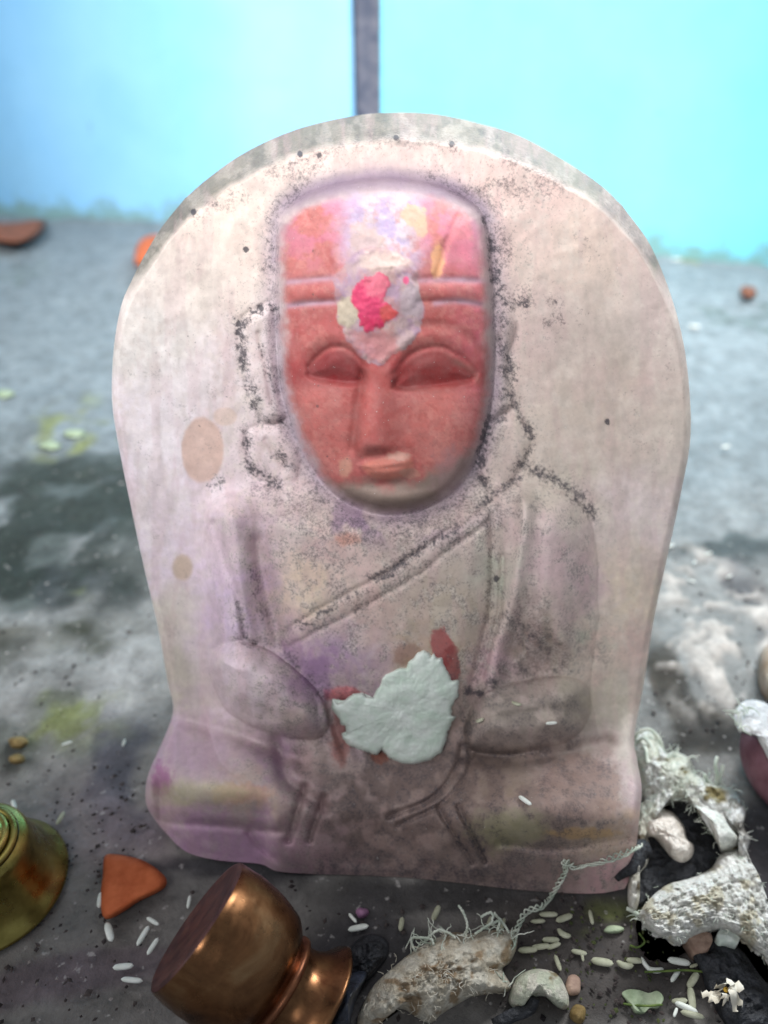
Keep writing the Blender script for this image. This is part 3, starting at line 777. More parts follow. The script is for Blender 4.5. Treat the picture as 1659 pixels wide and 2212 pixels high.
GRM_SHADE = np.maximum(GRM_SHADE, ss(0.62, 0.72, fbm(GX, GY, 40, 111)) * (0.12 + 0.24 * ss(900, 1200, GX) * ss(600, 400, GY)) * (MK['head'] < -10))
for cx, cy in ((532, 539), (418, 458), (1312, 911), (975, 311), (648, 333), (690, 335), (1072, 1250), (856, 298)):
    GRM_SHADE = np.maximum(GRM_SHADE, spot(cx, cy, 6, 7, 0.6, 0.3))
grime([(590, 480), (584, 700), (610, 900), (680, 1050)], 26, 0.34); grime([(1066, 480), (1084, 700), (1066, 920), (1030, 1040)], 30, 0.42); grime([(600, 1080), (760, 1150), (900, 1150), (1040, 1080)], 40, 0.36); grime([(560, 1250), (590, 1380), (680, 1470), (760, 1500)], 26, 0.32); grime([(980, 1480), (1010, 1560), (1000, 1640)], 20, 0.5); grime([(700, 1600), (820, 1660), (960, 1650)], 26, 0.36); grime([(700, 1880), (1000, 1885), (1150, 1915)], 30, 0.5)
GRM_SHADE = np.maximum(GRM_SHADE, ss(-20, 40, MK['body']) * (0.06 + 0.34 * ss(0.40, 0.66, nB * .5 + nC * .5)) * ss(330, 700, GX) )
GRM_SHADE = np.maximum(GRM_SHADE, ss(1560, 1640, GY) * (0.04 + 0.36 * ss(0.42, 0.66, nB * .5 + nC * .5)) * ss(480, 760, GX) * ss(1390, 1300, GX))  # lap soot, laid thicker to carry the lap's shade
GRM_SHADE = np.where(MK['head'] > 8, GRM_SHADE * 0.35, GRM_SHADE)
GRM_SHADE = np.maximum(GRM_SHADE, np.clip(MK['band'] * 3, 0, 1) * (0.10 + 0.25 * nP))
GRM_SHADE *= 1 - pm * 0.9

# ---- faces of the front, split into carved parts
fx = 0.25 * (GX[:-1, :-1] + GX[1:, :-1] + GX[:-1, 1:] + GX[1:, 1:]); fy = 0.25 * (GY[:-1, :-1] + GY[1:, :-1] + GY[:-1, 1:] + GY[1:, 1:])


def fm(k): return 0.25 * (MK[k][:-1, :-1] + MK[k][1:, :-1] + MK[k][:-1, 1:] + MK[k][1:, 1:])


PART = np.zeros(fx.shape, int)
PART[fm('body') > 0] = 1
ARM_L = [(425, 1080), (520, 1060), (556, 1130), (560, 1220), (600, 1390), (700, 1490), (790, 1560), (800, 1650), (700, 1640), (540, 1590), (440, 1520)]
ARM_R = [(1140, 1080), (1200, 1045), (1300, 1100), (1310, 1500), (1290, 1600), (1130, 1625), (1005, 1628), (1000, 1520), (1066, 1480), (1112, 1330)]
PART[(sdf(fx, fy, ARM_L) > 0) & (fm('body') > 0)] = 2
PART[(sdf(fx, fy, ARM_R) > 0) & (fm('body') > 0)] = 3
lapline = np.interp(fx, [300, 374, 440, 540, 700, 850, 1000, 1130, 1290, 1372, 1400], [1560, 1540, 1535, 1585, 1642, 1650, 1640, 1630, 1612, 1596, 1590])
PART[fy > lapline] = 4
bline = np.interp(fx, [300, 345, 470, 620, 760, 1000, 1080, 1200, 1400], [1770, 1778, 1784, 1800, 1850, 1862, 1826, 1834, 1812])
PART[fy > bline] = 5
PART[(fm('earl') > 0) | (fm('lobl') > 0)] = 6
PART[(fm('earr') > 0) | (fm('lobr') > 0)] = 7
PART[fm('head') > -2] = 8
PART[fm('eyel') > 0] = 9
PART[fm('eyer') > 0] = 10
PART[fm('nose') > 0] = 11
PART[fm('mouth') > 0] = 12
PART[(fm('paste') > 0) & (fm('head') > 0)] = 13
PART[(fm('pink') > 0) & (fm('head') > 0)] = 14

du = np.gradient(PV, axis=1); dv = np.gradient(PV, axis=0)
NV = np.cross(dv, du); NV /= np.linalg.norm(NV, axis=-1, keepdims=True) + 1e-12
if (NV @ NRM).mean() < 0: NV = -NV
gi = np.arange(NR * NC).reshape(NR, NC)
FQ = np.stack([gi[:-1, :-1], gi[1:, :-1], gi[1:, 1:], gi[:-1, 1:]], -1)
pv = PV.reshape(-1, 3); nv = NV.reshape(-1, 3); cv = C.reshape(-1, 3); gv = GRM_SHADE.reshape(-1)


def idol_part(name, code, parent, label=None):
    q = FQ[PART == code]
    u, inv = np.unique(q, return_inverse=True)
    me = mesh(name, pv[u], inv.reshape(q.shape), True, cv[u], {'GrimeShade': gv[u]}, nv[u])
    o = link(name, me, M_STONE)
    if label: o['label'] = label
    if parent is IDOL: adopt(o, parent)
    else:
        o.parent = parent
    return o


idol_part('slab_face', 0, IDOL)
idol_part('torso', 1, IDOL); idol_part('arm', 2, IDOL); idol_part('arm', 3, IDOL)
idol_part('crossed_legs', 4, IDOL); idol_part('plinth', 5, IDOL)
idol_part('ear', 6, IDOL); idol_part('ear', 7, IDOL)
hd_o = idol_part('head', 8, IDOL, 'head painted brick red with a grey chin')
idol_part('eye', 9, hd_o); idol_part('eye', 10, hd_o); idol_part('nose', 11, hd_o); idol_part('mouth', 12, hd_o)
idol_part('forehead_paste', 13, hd_o, 'crusted lilac and cream paste'); idol_part('vermilion_mark', 14, hd_o, 'bright pink powder mark')

# back and sides of the slab
ring = np.concatenate([gi[0, :-1], gi[:-1, -1], gi[-1, :0:-1], gi[:0:-1, 0]])
rp = pv[ring]
depth = -0.052
cen = rp.mean(0)
levels = []
for k in range(1, 7):
    a = k / 6
    q = rp.copy()
    hh = q @ NRM
    tgt = hh + (depth - hh) * a
    q = q + (tgt - hh)[:, None] * NRM
    shr = 1 - 0.05 * a * a
    q[:, 0] = cen[0] + (q[:, 0] - cen[0]) * shr
    q[:, 2] = np.maximum(np.minimum(q[:, 2], rp[:, 2] + 0.0), 0.0004)
    levels.append(q)
nb = len(ring)
vv = np.vstack([rp] + levels + [levels[-1].mean(0, keepdims=True)])
ff = []
for k in range(6):
    a = np.arange(nb) + k * nb; b = np.roll(np.arange(nb), -1) + k * nb
    ff.append(np.stack([a, b, b + nb, a + nb], 1))
ff = np.vstack(ff).tolist()
last = 6 * nb; cidx = len(vv) - 1
ff += [(last + i, last + (i + 1) % nb, cidx) for i in range(nb)]
bc = np.tile(lin((164, 160, 150)), (len(vv), 1)); bc[:nb] = cv[ring]; bc[nb:2 * nb] = 0.5 * cv[ring] + 0.5 * bc[nb:2 * nb]
adopt(link('slab_back', mesh('slab_back', vv, ff, True, bc, {'GrimeShade': np.full(len(vv), 0.12)}), M_STONE), IDOL)


# ------------------------------------------------------------------ generic small shapes
def tube(path, rad, sides=6, close=True):
    p = np.array(path, float); n = len(p)
    r = np.broadcast_to(np.asarray(rad, float), (n,))
    tg = np.gradient(p, axis=0); tg /= np.linalg.norm(tg, axis=1, keepdims=True) + 1e-12
    ref = np.array([0.3, 0.2, 0.93])
    a = np.cross(tg, ref); a /= np.linalg.norm(a, axis=1, keepdims=True) + 1e-12
    b = np.cross(tg, a)
    th = np.linspace(0, 2 * math.pi, sides, endpoint=False)
    v = (p[:, None] + r[:, None, None] * (np.cos(th)[None, :, None] * a[:, None] + np.sin(th)[None, :, None] * b[:, None])).reshape(-1, 3)
    f = []
    for i in range(n - 1):
        for j in range(sides):
            k = (j + 1) % sides
            f.append((i * sides + j, i * sides + k, (i + 1) * sides + k, (i + 1) * sides + j))
    f.append(tuple(range(sides))[::-1]); f.append(tuple((n - 1) * sides + j for j in range(sides)))
    return v, f


def join(parts):
    V, F, o = [], [], 0
    for v, f in parts:
        V.append(v); F += [tuple(i + o for i in q) for q in f]; o += len(v)
    return np.vstack(V), F


def lathe(prof, segs=64):
    v, f = [], []
    n = len(prof)
    for r, z in prof:
        for k in range(segs):
            a = 2 * math.pi * k / segs
            v.append((r * math.cos(a), r * math.sin(a), z))
    for i in range(n - 1):
        for k in range(segs):
            q = (k + 1) % segs
            f.append((i * segs + k, i * segs + q, (i + 1) * segs + q, (i + 1) * segs + k))
    return np.array(v), f


def lump_mesh(name, outline, hfun, zbase=0.0, nr=26, na=96, cx=None, rough=0.0, rs=6.0, seed=1, where=None, cols=None, thick=None):
    """a solid lump: its outline lies on what carries it, hfun(r, px, py) is its height in metres"""
    o = spline(outline, na + 1, True)[:-1]
    c = np.array(cx if cx else o.mean(0))
    r = np.linspace(0, 1, nr + 1) ** 0.85
    pts = c[None, None] + r[:, None, None] * (o - c)[None]
    px, py = pts[..., 0], pts[..., 1]
    R = np.broadcast_to(r[:, None], px.shape)
    h = hfun(R, px, py) + rough * (fbm(px, py, rs, seed, 4) - 0.5) * np.sqrt(np.clip(1 - R, 0, 1) + 0.03)
    if where is None:
        top = on_floor(px, py, 0.0)
        d = ray(px, py); t = (zbase + h - CAM[2]) / d[..., 2]
        top = CAM + t[..., None] * d
        bot = top[-1].copy(); bot[:, 2] = zbase
    else:
        top = where(px, py, h); bot = where(px[-1], py[-1], np.zeros(na))
    n = nr + 1
    v = np.vstack([top.reshape(-1, 3), bot, bot.mean(0, keepdims=True)])
    f = []
    for i in range(nr):
        for k in range(na):
            q = (k + 1) % na
            f.append((i * na + k, (i + 1) * na + k, (i + 1) * na + q, i * na + q))
    for k in range(na):
        q = (k + 1) % na
        f.append((nr * na + k, n * na + k, n * na + q, nr * na + q))
        f.append((n * na + k, n * na + na, n * na + q))
    cc = None
    if cols is not None:
        cc = np.vstack([cols(px, py, R).reshape(-1, 3), cols(px[-1], py[-1], R[-1]).reshape(-1, 3), lin((90, 90, 90))[None]])
    return mesh(name, v, f, True, cc)


def rot_to(v):
    return Vector(v).to_track_quat('Z', 'Y').to_matrix().to_4x4()


# ------------------------------------------------------------------ white offering on the lap
t = NT('coconut_white', 0.5, 0.4)
c = t.ramp(t.noise(140, 4), [(0.3, tuple(lin((196, 214, 200)))), (0.7, tuple(lin((226, 232, 228))))])
t.color(c)
t.b.inputs['Subsurface Weight'].default_value = 0.15
t.b.inputs['Subsurface Radius'].default_value = (0.004, 0.004, 0.004)
t.bump(t.noise(380, 5, 0.6), 0.5, 0.0012)
M_WHITE = t.m


def cr(X, Y): return (675 + X * 0.2279, 1350 + Y * 0.2279)


edge = [(190, 705), (215, 712), (240, 745), (275, 730), (330, 690), (400, 645), (480, 645), (510, 675), (575, 685), (600, 620), (640, 560), (655, 500), (690, 460), (740, 440), (800, 410), (840, 398), (885, 400), (905, 340), (955, 310), (985, 260), (1060, 232), (1110, 262), (1125, 290), (1150, 262), (1185, 310), (1230, 305), (1245, 370), (1300, 470), (1320, 520), (1385, 520), (1388, 600), (1375, 680), (1320, 770), (1318, 850), (1355, 870), (1320, 930), (1280, 1020), (1265, 1110), (1220, 1210), (1120, 1280), (960, 1325), (850, 1315), (730, 1260), (655, 1185), (610, 1235), (540, 1210), (440, 1180), (350, 1140), (290, 1080), (275, 1030), (320, 1040), (310, 960), (275, 950), (240, 870), (185, 800)]
edge = [cr(*p) for p in edge]
me_pts = []
for a, b in zip(edge, edge[1:] + edge[:1]):      # torn, toothed edge
    n = max(2, int(math.hypot(b[0] - a[0], b[1] - a[1]) / 4))
    for k in range(n):
        u = k / n
        me_pts.append((a[0] + (b[0] - a[0]) * u + random.uniform(-1.4, 1.4), a[1] + (b[1] - a[1]) * u + random.uniform(-1.4, 1.4)))
hbase = relief(np.array([p[0] for p in edge]), np.array([p[1] for p in edge]))[0]


def on_idol(px, py, h):
    hh = relief(px, py)[0]
    # bridges hollows: follows the carving only loosely
    lo = np.median(hbase)
    return on_slab(px, py, np.maximum(hh * 0.15 + 0.85 * lo, hh - 0.002) + h)


me = lump_mesh('white_offering', me_pts, lambda R, x, y: 0.0019 * dome(sdf(x, y, edge), 9) + 0.0022 * dome(sdf(x, y, edge), 80) + 0.0004 + 0.0008 * gl(x, y, [(800, 1520), (880, 1490), (960, 1500)], 16) * (1 - R), nr=34, na=420, cx=(868, 1535), rough=0.0016, rs=30, seed=6, where=on_idol)
tag(link('coconut_piece', me, M_WHITE), 'white torn-edged piece of coconut flesh lying in the idol\'s lap', 'coconut piece')

# ------------------------------------------------------------------ copper vessel tipped over
t = NT('copper', 0.24, 0.5, 1.0)
tn = t.noise(46, 7, 0.7, 0.8)
t.color(t.ramp(tn, [(0.3, tuple(lin((78, 50, 36)))), (0.55, tuple(lin((134, 96, 66)))), (0.75, tuple(lin((170, 136, 100))))]))
t.l(t.rng(t.noise(90, 7, 0.7), 0.3, 0.7, 0.14, 0.46), t.b.inputs['Roughness'])
t.bump(t.noise(90, 3), 0.12, 0.001)
M_COPPER = t.m
M_TARN = mottled('tarnished_copper', (58, 36, 40), (92, 58, 54), 160, 0.48, 0.4, 0.2, 300, 0.0006, 0.25)
M_COPPER_RIM = mottled('worn_copper_edge', (96, 58, 42), (140, 92, 64), 200, 0.35, 0.5, 0.1, 300, 0.0004, 0.8)
M_DARKIN = mottled('dark_inside', (26, 22, 22), (58, 40, 30), 120, 0.6, 0.3, 0.2)

N = Vector((-0.77, 0.33, 0.55)).normalized()          # outward normal of the vessel's base
bc0 = on_floor(424, 1994, 0.0400)
VB = empty('copper_vessel', tuple(bc0)); tag(VB, 'small brown copper pot tipped mouth down against the foot of the idol', 'pot')
VB.rotation_euler = (-N).to_track_quat('Z', 'Y').to_euler()
Rb = 0.0194
prof_body = [(Rb * 0.985, 0.0006), (Rb, 0.0014), (Rb * 1.02, 0.006), (Rb * 1.02, 0.012), (Rb * 0.99, 0.018), (Rb * 0.93, 0.0225), (Rb * 0.82, 0.0255), (Rb * 0.72, 0.0270), (Rb * 0.69, 0.0278)]
prof_ring = [(Rb * 0.69, 0.0278), (Rb * 0.745, 0.0285), (Rb * 0.75, 0.0296), (Rb * 0.69, 0.0304)]
prof_neck = [(Rb * 0.69, 0.0304), (Rb * 0.68, 0.0325), (Rb * 0.72, 0.0350), (Rb * 0.82, 0.0378), (Rb * 0.97, 0.0402), (Rb * 1.0, 0.0410), (Rb * 0.97, 0.0414), (Rb * 0.80, 0.0392), (Rb * 0.66, 0.0350)]
for nm, pr, mt in (('body', prof_body, M_COPPER), ('ring', prof_ring, M_COPPER_RIM), ('neck', prof_neck, M_COPPER)):
    pr = [(r_, z_ * 1.0) for r_, z_ in pr]
    p2 = spline(pr, len(pr) * 4) if len(pr) > 4 else np.array(pr)
    v, f = lathe(p2, 80); rr = np.hypot(v[:, 0], v[:, 1]) + 1e-9; v[:, :2] *= (1 + 0.034 * (fbm(np.arctan2(v[:, 1], v[:, 0]) * 1.6 + 9, v[:, 2] * 120, 1.0, 3, 3) - 0.5))[:, None]; link(nm, mesh(nm, v, f, True), mt, VB)
v, f = lathe([(0.0001, 0.0009), (Rb * 0.55, 0.0009), (Rb * 0.86, 0.0004), (Rb * 0.9, 0.0), (Rb * 0.95, 0.0), (Rb * 0.985, 0.0006)], 80)
link('base', mesh('base', v, f, True), M_TARN, VB)

# ------------------------------------------------------------------ brass bell
t = NT('brass', 0.28, 0.5, 1.0)
t.color(t.ramp(t.noise(90, 4), [(0.3, tuple(lin((104, 92, 44)))), (0.6, tuple(lin((176, 160, 92)))), (0.8, tuple(lin((196, 186, 120))))]))
t.l(t.rng(t.noise(160, 4), 0.3, 0.7, 0.2, 0.42), t.b.inputs['Roughness'])
M_BRASS = t.m
BELL = empty('brass_bell', tuple(on_floor(-18, 1912))); tag(BELL, 'small brass bell with ringed shoulder standing on the floor', 'bell')
pr = spline([(0.0250, 0.0), (0.0256, 0.0010), (0.0250, 0.0022), (0.0222, 0.0062), (0.0200, 0.0120), (0.0184, 0.0180), (0.0172, 0.0225), (0.0150, 0.0242)], 40)
v, f = lathe(pr, 80); link('skirt', mesh('skirt', v, f), M_BRASS, BELL)
for r, z in ((0.0146, 0.0246), (0.0122, 0.0262)):
    pr = [(r - 0.0012 + 0.0014 * math.cos(a), z + 0.0012 * math.sin(a)) for a in np.linspace(-1.6, 3.2, 14)]
    v, f = lathe(pr, 72); link('ring', mesh('ring', v, f), M_BRASS, BELL)
pr = spline([(0.0115, 0.0262), (0.0098, 0.0280), (0.0060, 0.0310), (0.0042, 0.0350), (0.0050, 0.0390), (0.0036, 0.0440), (0.0052, 0.0480), (0.0040, 0.0530), (0.0002, 0.0550)], 40)
v, f = lathe(pr, 48); link('handle', mesh('handle', v, f), M_BRASS, BELL)

# ------------------------------------------------------------------ terracotta shards
M_TERRA = mottled('terracotta', (170, 84, 48), (196, 106, 66), 180, 0.75, 0.2, 0.3, 500, 0.0006)
M_TERRA_D = mottled('dark_terracotta', (96, 70, 58), (150, 92, 70), 120, 0.8, 0.2, 0.3, 400, 0.0008)


def shard(name, outline, h, label, mat, tilt=0.0, rough=0.0006):
    me = lump_mesh(name, outline, lambda R, x, y: h * np.clip((1 - R ** 10), 0, 1) ** 0.5 + 0.0004 + tilt * (x - outline[0][0]) * 1e-5, nr=14, na=90, rough=rough, rs=18, seed=14)
    return tag(link(name, me, mat), label, 'clay shard', 'terracotta shards')


shard('clay_shard', [(226, 1850), (250, 1845), (300, 1855), (335, 1874), (358, 1896), (357, 1914), (334, 1930), (300, 1946), (270, 1966), (236, 1984), (221, 1976), (217, 1936), (222, 1890)], 0.0045, 'bright orange broken clay shard between the bell and the copper pot', M_TERRA)
shard('clay_shard', [(-60, 486), (0, 482), (40, 480), (75, 474), (96, 476), (92, 496), (70, 515), (40, 526), (0, 524), (-40, 512)], 0.016, 'curved dark brown clay shard lying at the foot of the blue wall', M_TERRA_D)
shard('clay_shard', [(292, 548), (302, 522), (325, 508), (352, 512), (360, 545), (340, 575), (310, 578), (292, 570)], 0.022, 'orange clay shard partly hidden behind the idol', M_TERRA)
shard('clay_shard', [(1600, 622), (1612, 617), (1630, 621), (1634, 634), (1622, 642), (1605, 638)], 0.008, 'tiny brown clay crumb on the pale floor by the cyan wall', M_TERRA_D)

# ------------------------------------------------------------------ cotton wads, thread and burnt wick
t = NT('cotton', 0.9, 0.1)
t.color(t.mix(1.0, t.attr('Col'), t.rng(t.noise(500, 5, 0.65), 0.3, 0.72, 0.72, 1.15), 'MULTIPLY'))
t.bump(t.noise(520, 5, 0.7), 0.9, 0.0022)
M_COTTON = t.m
t = NT('cotton_thread', 0.9, 0.1)
t.color(t.ramp(t.noise(160, 3), [(0.35, tuple(lin((168, 180, 166)))), (0.65, tuple(lin((220, 222, 212))))]))
M_THREAD = t.m
M_FUZZ = mottled('cotton_fuzz', (200, 190, 170), (232, 228, 216), 200, 0.9, 0.1, 0)
M_CHAR = mottled('charred', (24, 25, 29), (56, 58, 64), 240, 0.55, 0.35, 0.8, 500, 0.002)
M_ASH = mottled('ash_crust', (200, 190, 180), (236, 228, 220), 300, 0.85, 0.15, 0.9, 420, 0.002)


def strands(name, roots, parent, n=30, ln=(0.004, 0.011), rad=0.00028, spread=0.8, up=0.5, mat=None):
    parts = []
    for i in range(n):
        r = random.choice(roots)
        p = np.array(r, float) + np.array([random.uniform(-.0012, .0012) for _ in range(3)])
        d = np.array([random.uniform(-1, 1) * spread, random.uniform(-1, 1) * spread, random.uniform(0, 1) * up]); d /= np.linalg.norm(d) + 1e-9
        L = random.uniform(*ln); k = 9
        path = [p]
        for _ in range(k):
            d = d + np.array([random.uniform(-.5, .5), random.uniform(-.5, .5), random.uniform(-.5, .38)]); d /= np.linalg.norm(d)
            q = path[-1] + d * L / k
            q[2] = max(q[2], 0.0006)
            path.append(q)
        parts.append(tube(spline(path, 14), np.linspace(rad, rad * 0.5, 14), 5))
    v, f = join(parts)
    o = link(name, mesh(name, v, f), mat or M_THREAD); adopt(o, parent)
    return o


def vroots(o, n, zmin=0.003):
    me = o.data
    a = np.empty(len(me.vertices) * 3, np.float32); me.vertices.foreach_get('co', a); a = a.reshape(-1, 3)
    a = a[a[:, 2] > zmin]
    return [tuple(q) for q in a[rng.integers(0, len(a), n)]]


def cot_cols(c1, c2, c3=None, s=18, seed=3):
    def fn(px, py, R):
        c = np.empty(px.shape + (3,)); c[:] = lin(c1)
        m = ss(0.4, 0.62, fbm(px, py, s, seed))[..., None]
        c = c * (1 - m) + lin(c2) * m
        if c3 is not None:
            m = ss(0.55, 0.68, fbm(px, py, s * 1.6, seed + 4))[..., None]
            c = c * (1 - m) + lin(c3) * m
        return c
    return fn


def k6(X, Y): return (702 + X * 0.3581, 1782 + Y * 0.3581)


WAD1 = empty('cotton_wad', tuple(on_floor(930, 2110))); tag(WAD1, 'frayed cream cotton wad with curling threads in front of the idol', 'cotton wad')
ol = [k6(*p) for p in [(195, 1190), (235, 1070), (300, 960), (400, 870), (500, 785), (620, 710), (760, 650), (880, 655), (1000, 635), (1140, 640), (1160, 720), (1120, 820), (1070, 870), (1120, 960), (1100, 1000), (1000, 1012), (880, 1035), (780, 1090), (700, 1140), (640, 1190), (560, 1160), (480, 1110), (400, 1110), (340, 1190), (270, 1225)]]
W1 = adopt(link('wad', lump_mesh('wad', ol, lambda R, x, y: 0.0150 * np.clip(1 - R ** 2.6, 0, 1) ** 0.6 + 0.0008, nr=40, na=150, cx=k6(680, 900), rough=0.0058, rs=11, seed=8, cols=cot_cols((206, 196, 178), (226, 220, 206), (172, 150, 124))), M_COTTON), WAD1)
ol2 = [k6(*p) for p in [(1108, 1050), (1150, 930), (1220, 880), (1300, 868), (1400, 900), (1460, 1000), (1472, 1085), (1440, 1110), (1390, 1085), (1330, 1032), (1240, 1045), (1180, 1115), (1140, 1100)]]
adopt(link('curled_end', lump_mesh('curled_end', ol2, lambda R, x, y: 0.0120 * np.clip(1 - R ** 2.4, 0, 1) ** 0.6 + 0.0006, nr=28, na=100, cx=k6(1290, 960), rough=0.0034, rs=18, seed=19, cols=cot_cols((206, 210, 190), (224, 220, 206), (150, 138, 110))), M_COTTON), WAD1)
rootp = [tuple(on_floor(*k6(X, Y), z)) for X, Y, z in ((500, 770, .004), (560, 720, .006), (640, 690, .008), (720, 660, .008), (800, 650, .009), (860, 650, .01), (930, 650, .01), (1000, 630, .009), (1060, 640, .008), (1130, 680, .007), (1060, 880, .006), (700, 760, .013), (1090, 960, .006))]
strands('loose_threads', rootp, WAD1, 46, (0.003, 0.009), 0.00022, 0.9, 0.7)
fz = []
for px, py in ((620, 830), (760, 800), (900, 760), (980, 860), (820, 920), (680, 980), (560, 980), (460, 960), (960, 960), (1040, 760), (700, 1080), (380, 1040), (1000, 980)):
    fz.append(tuple(on_floor(*k6(px, py), 0.0135)))
strands('fuzz', vroots(W1, 260), WAD1, 300, (0.0015, 0.004), 0.00010, 1.0, 0.06, M_FUZZ)['kind'] = 'stuff'
big = []
for pts in ([(540, 760, .006), (520, 690, .008), (570, 680, .009), (640, 690, .010), (660, 730, .010)], [(600, 700, .008), (680, 635, .010), (740, 650, .010), (790, 680, .010)], [(850, 670, .010), (858, 600, .011), (835, 530, .012), (808, 485, .012)], [(900, 660, .010), (1000, 590, .011), (1005, 530, .012), (940, 552, .012)], [(1000, 600, .010), (1050, 580, .010), (1040, 640, .010)], [(1020, 530, .010), (1080, 600, .009), (1110, 650, .008)]):
    q = np.array([on_floor(*k6(a, b), z) for a, b, z in pts]); sp = spline(q, 40)
    sp += (rng.random(sp.shape) - 0.5) * 0.0003
    big.append(tube(sp, 0.00042, 6))
v, f = join(big); [adopt(link('thread', mesh('thread', *b_), M_THREAD), WAD1) for b_ in big]

# thread running up over the plinth
path = [on_floor(*k6(1130, 740), 0.006), on_floor(*k6(1160, 620), 0.004), on_floor(*k6(1220, 520), 0.003), on_floor(1170, 1958, 0.003)]
for px, py in ((1190, 1935), (1212, 1900), (1222, 1878)):
    path.append(surf(px, py, 0.0010)[0])
path += [surf(px, py, 0.0012)[0] for px, py in ((1218, 1862), (1232, 1866), (1240, 1874), (1262, 1870), (1300, 1862), (1330, 1850), (1362, 1838), (1384, 1826))]
sp = spline(path, 150)
t1 = []
for ph in (0.0, 2.1, 4.2):
    q = sp.copy(); a = np.linspace(0, 70, 150) + ph
    amp = 0.00045 + 0.0004 * vnoise(np.linspace(0, 14, 150), np.zeros(150), 5)
    q[:, 0] += amp * np.cos(a); q[:, 1] += amp * np.sin(a); q[:, 2] += amp * np.sin(a * 1.3)
    t1.append(tube(q, 0.00028, 5))
v, f = join(t1)
TH = link('cotton_thread', mesh('cotton_thread', v, f), M_THREAD); tag(TH, 'thin twisted white thread running from the cream wad up over the plinth', 'thread')


# ---- big woven cotton roll on the right
def k7(X, Y): return (1188 + X * 0.3408, 1458 + Y * 0.3408)


WAD2 = empty('cotton_roll', tuple(on_floor(1500, 1880))); tag(WAD2, 'large white knitted cotton roll with a charred hollow beside the idol', 'cotton roll')
tuft = [k7(*p) for p in [(512, 420), (540, 372), (620, 350), (690, 420), (725, 490), (800, 490), (872, 525), (885, 600), (970, 660), (1060, 700), (1160, 730), (1225, 820), (1235, 880), (1200, 960), (1240, 1040), (1210, 1110), (1120, 1130), (1060, 1060), (940, 860), (860, 800), (760, 800), (680, 830), (620, 900), (590, 1010), (560, 960), (600, 800), (575, 690), (540, 560)]]
W2 = adopt(link('tuft', lump_mesh('tuft', tuft, lambda R, x, y: 0.016 * np.clip(1 - R ** 2.4, 0, 1) ** 0.6 + 0.0008, nr=34, na=150, cx=k7(830, 690), rough=0.0085, rs=11, seed=23, cols=cot_cols((226, 226, 212), (246, 246, 242), (150, 138, 100), 30)), M_COTTON), WAD2)
hol = [k7(*p) for p in [(640, 1000), (700, 900), (800, 810), (880, 810), (960, 870), (1090, 1170), (1020, 1260), (900, 1330), (800, 1325), (720, 1400), (620, 1420), (560, 1460), (500, 1300), (520, 1120), (570, 1060)]]
adopt(link('charred_hollow', lump_mesh('charred_hollow', hol, lambda R, x, y: 0.003 * np.clip(1 - R ** 4, 0, 1) + 0.0006, nr=26, na=100, rough=0.0035, rs=14, seed=27), M_CHAR), WAD2)
lp = [k7(*p) for p in [(640, 830), (720, 850), (790, 880), (850, 960), (870, 1040), (912, 1080), (905, 1150), (850, 1190), (780, 1170), (720, 1100), (660, 1030), (600, 1010), (590, 900)]]
adopt(link('ash_lump', lump_mesh('ash_lump', lp, lambda R, x, y: 0.0125 * np.clip(1 - R ** 2.6, 0, 1) ** 0.55 + 0.002, nr=26, na=90, rough=0.0045, rs=14, seed=29), M_ASH), WAD2)
band = [k7(*p) for p in [(880, 800), (930, 800), (1060, 850), (1150, 960), (1215, 1060), (1100, 1120), (1060, 1060), (970, 880)]]
adopt(link('bright_fold', lump_mesh('bright_fold', band, lambda R, x, y: 0.019 * np.clip(1 - R ** 3, 0, 1) ** 0.5 + 0.001, nr=22, na=80, rough=0.003, rs=20, seed=31, cols=cot_cols((232, 234, 226), (246, 246, 240))), M_COTTON), WAD2)
side = [k7(*p) for p in [(590, 800), (650, 830), (640, 900), (610, 1000), (640, 1090), (620, 1200), (560, 1280), (570, 1400), (540, 1500), (498, 1440), (500, 1280), (530, 1180), (560, 1080), (560, 950)]]
adopt(link('side_fibres', lump_mesh('side_fibres', side, lambda R, x, y: 0.010 * np.clip(1 - R ** 2.4, 0, 1) ** 0.6 + 0.001, nr=22, na=100, rough=0.006, rs=9, seed=71, cols=cot_cols((206, 202, 188), (236, 234, 226), (110, 100, 84), 16)), M_COTTON), WAD2)
rside = [k7(*p) for p in [(1120, 730), (1200, 770), (1240, 860), (1230, 960), (1270, 1040), (1250, 1140), (1290, 1220), (1240, 1260), (1190, 1150), (1210, 1060), (1150, 950), (1080, 850)]]
adopt(link('side_fibres', lump_mesh('side_fibres', rside, lambda R, x, y: 0.015 * np.clip(1 - R ** 2.4, 0, 1) ** 0.6 + 0.001, nr=22, na=90, rough=0.006, rs=9, seed=73, cols=cot_cols((214, 212, 206), (240, 240, 238), (150, 146, 140), 16)), M_COTTON), WAD2)
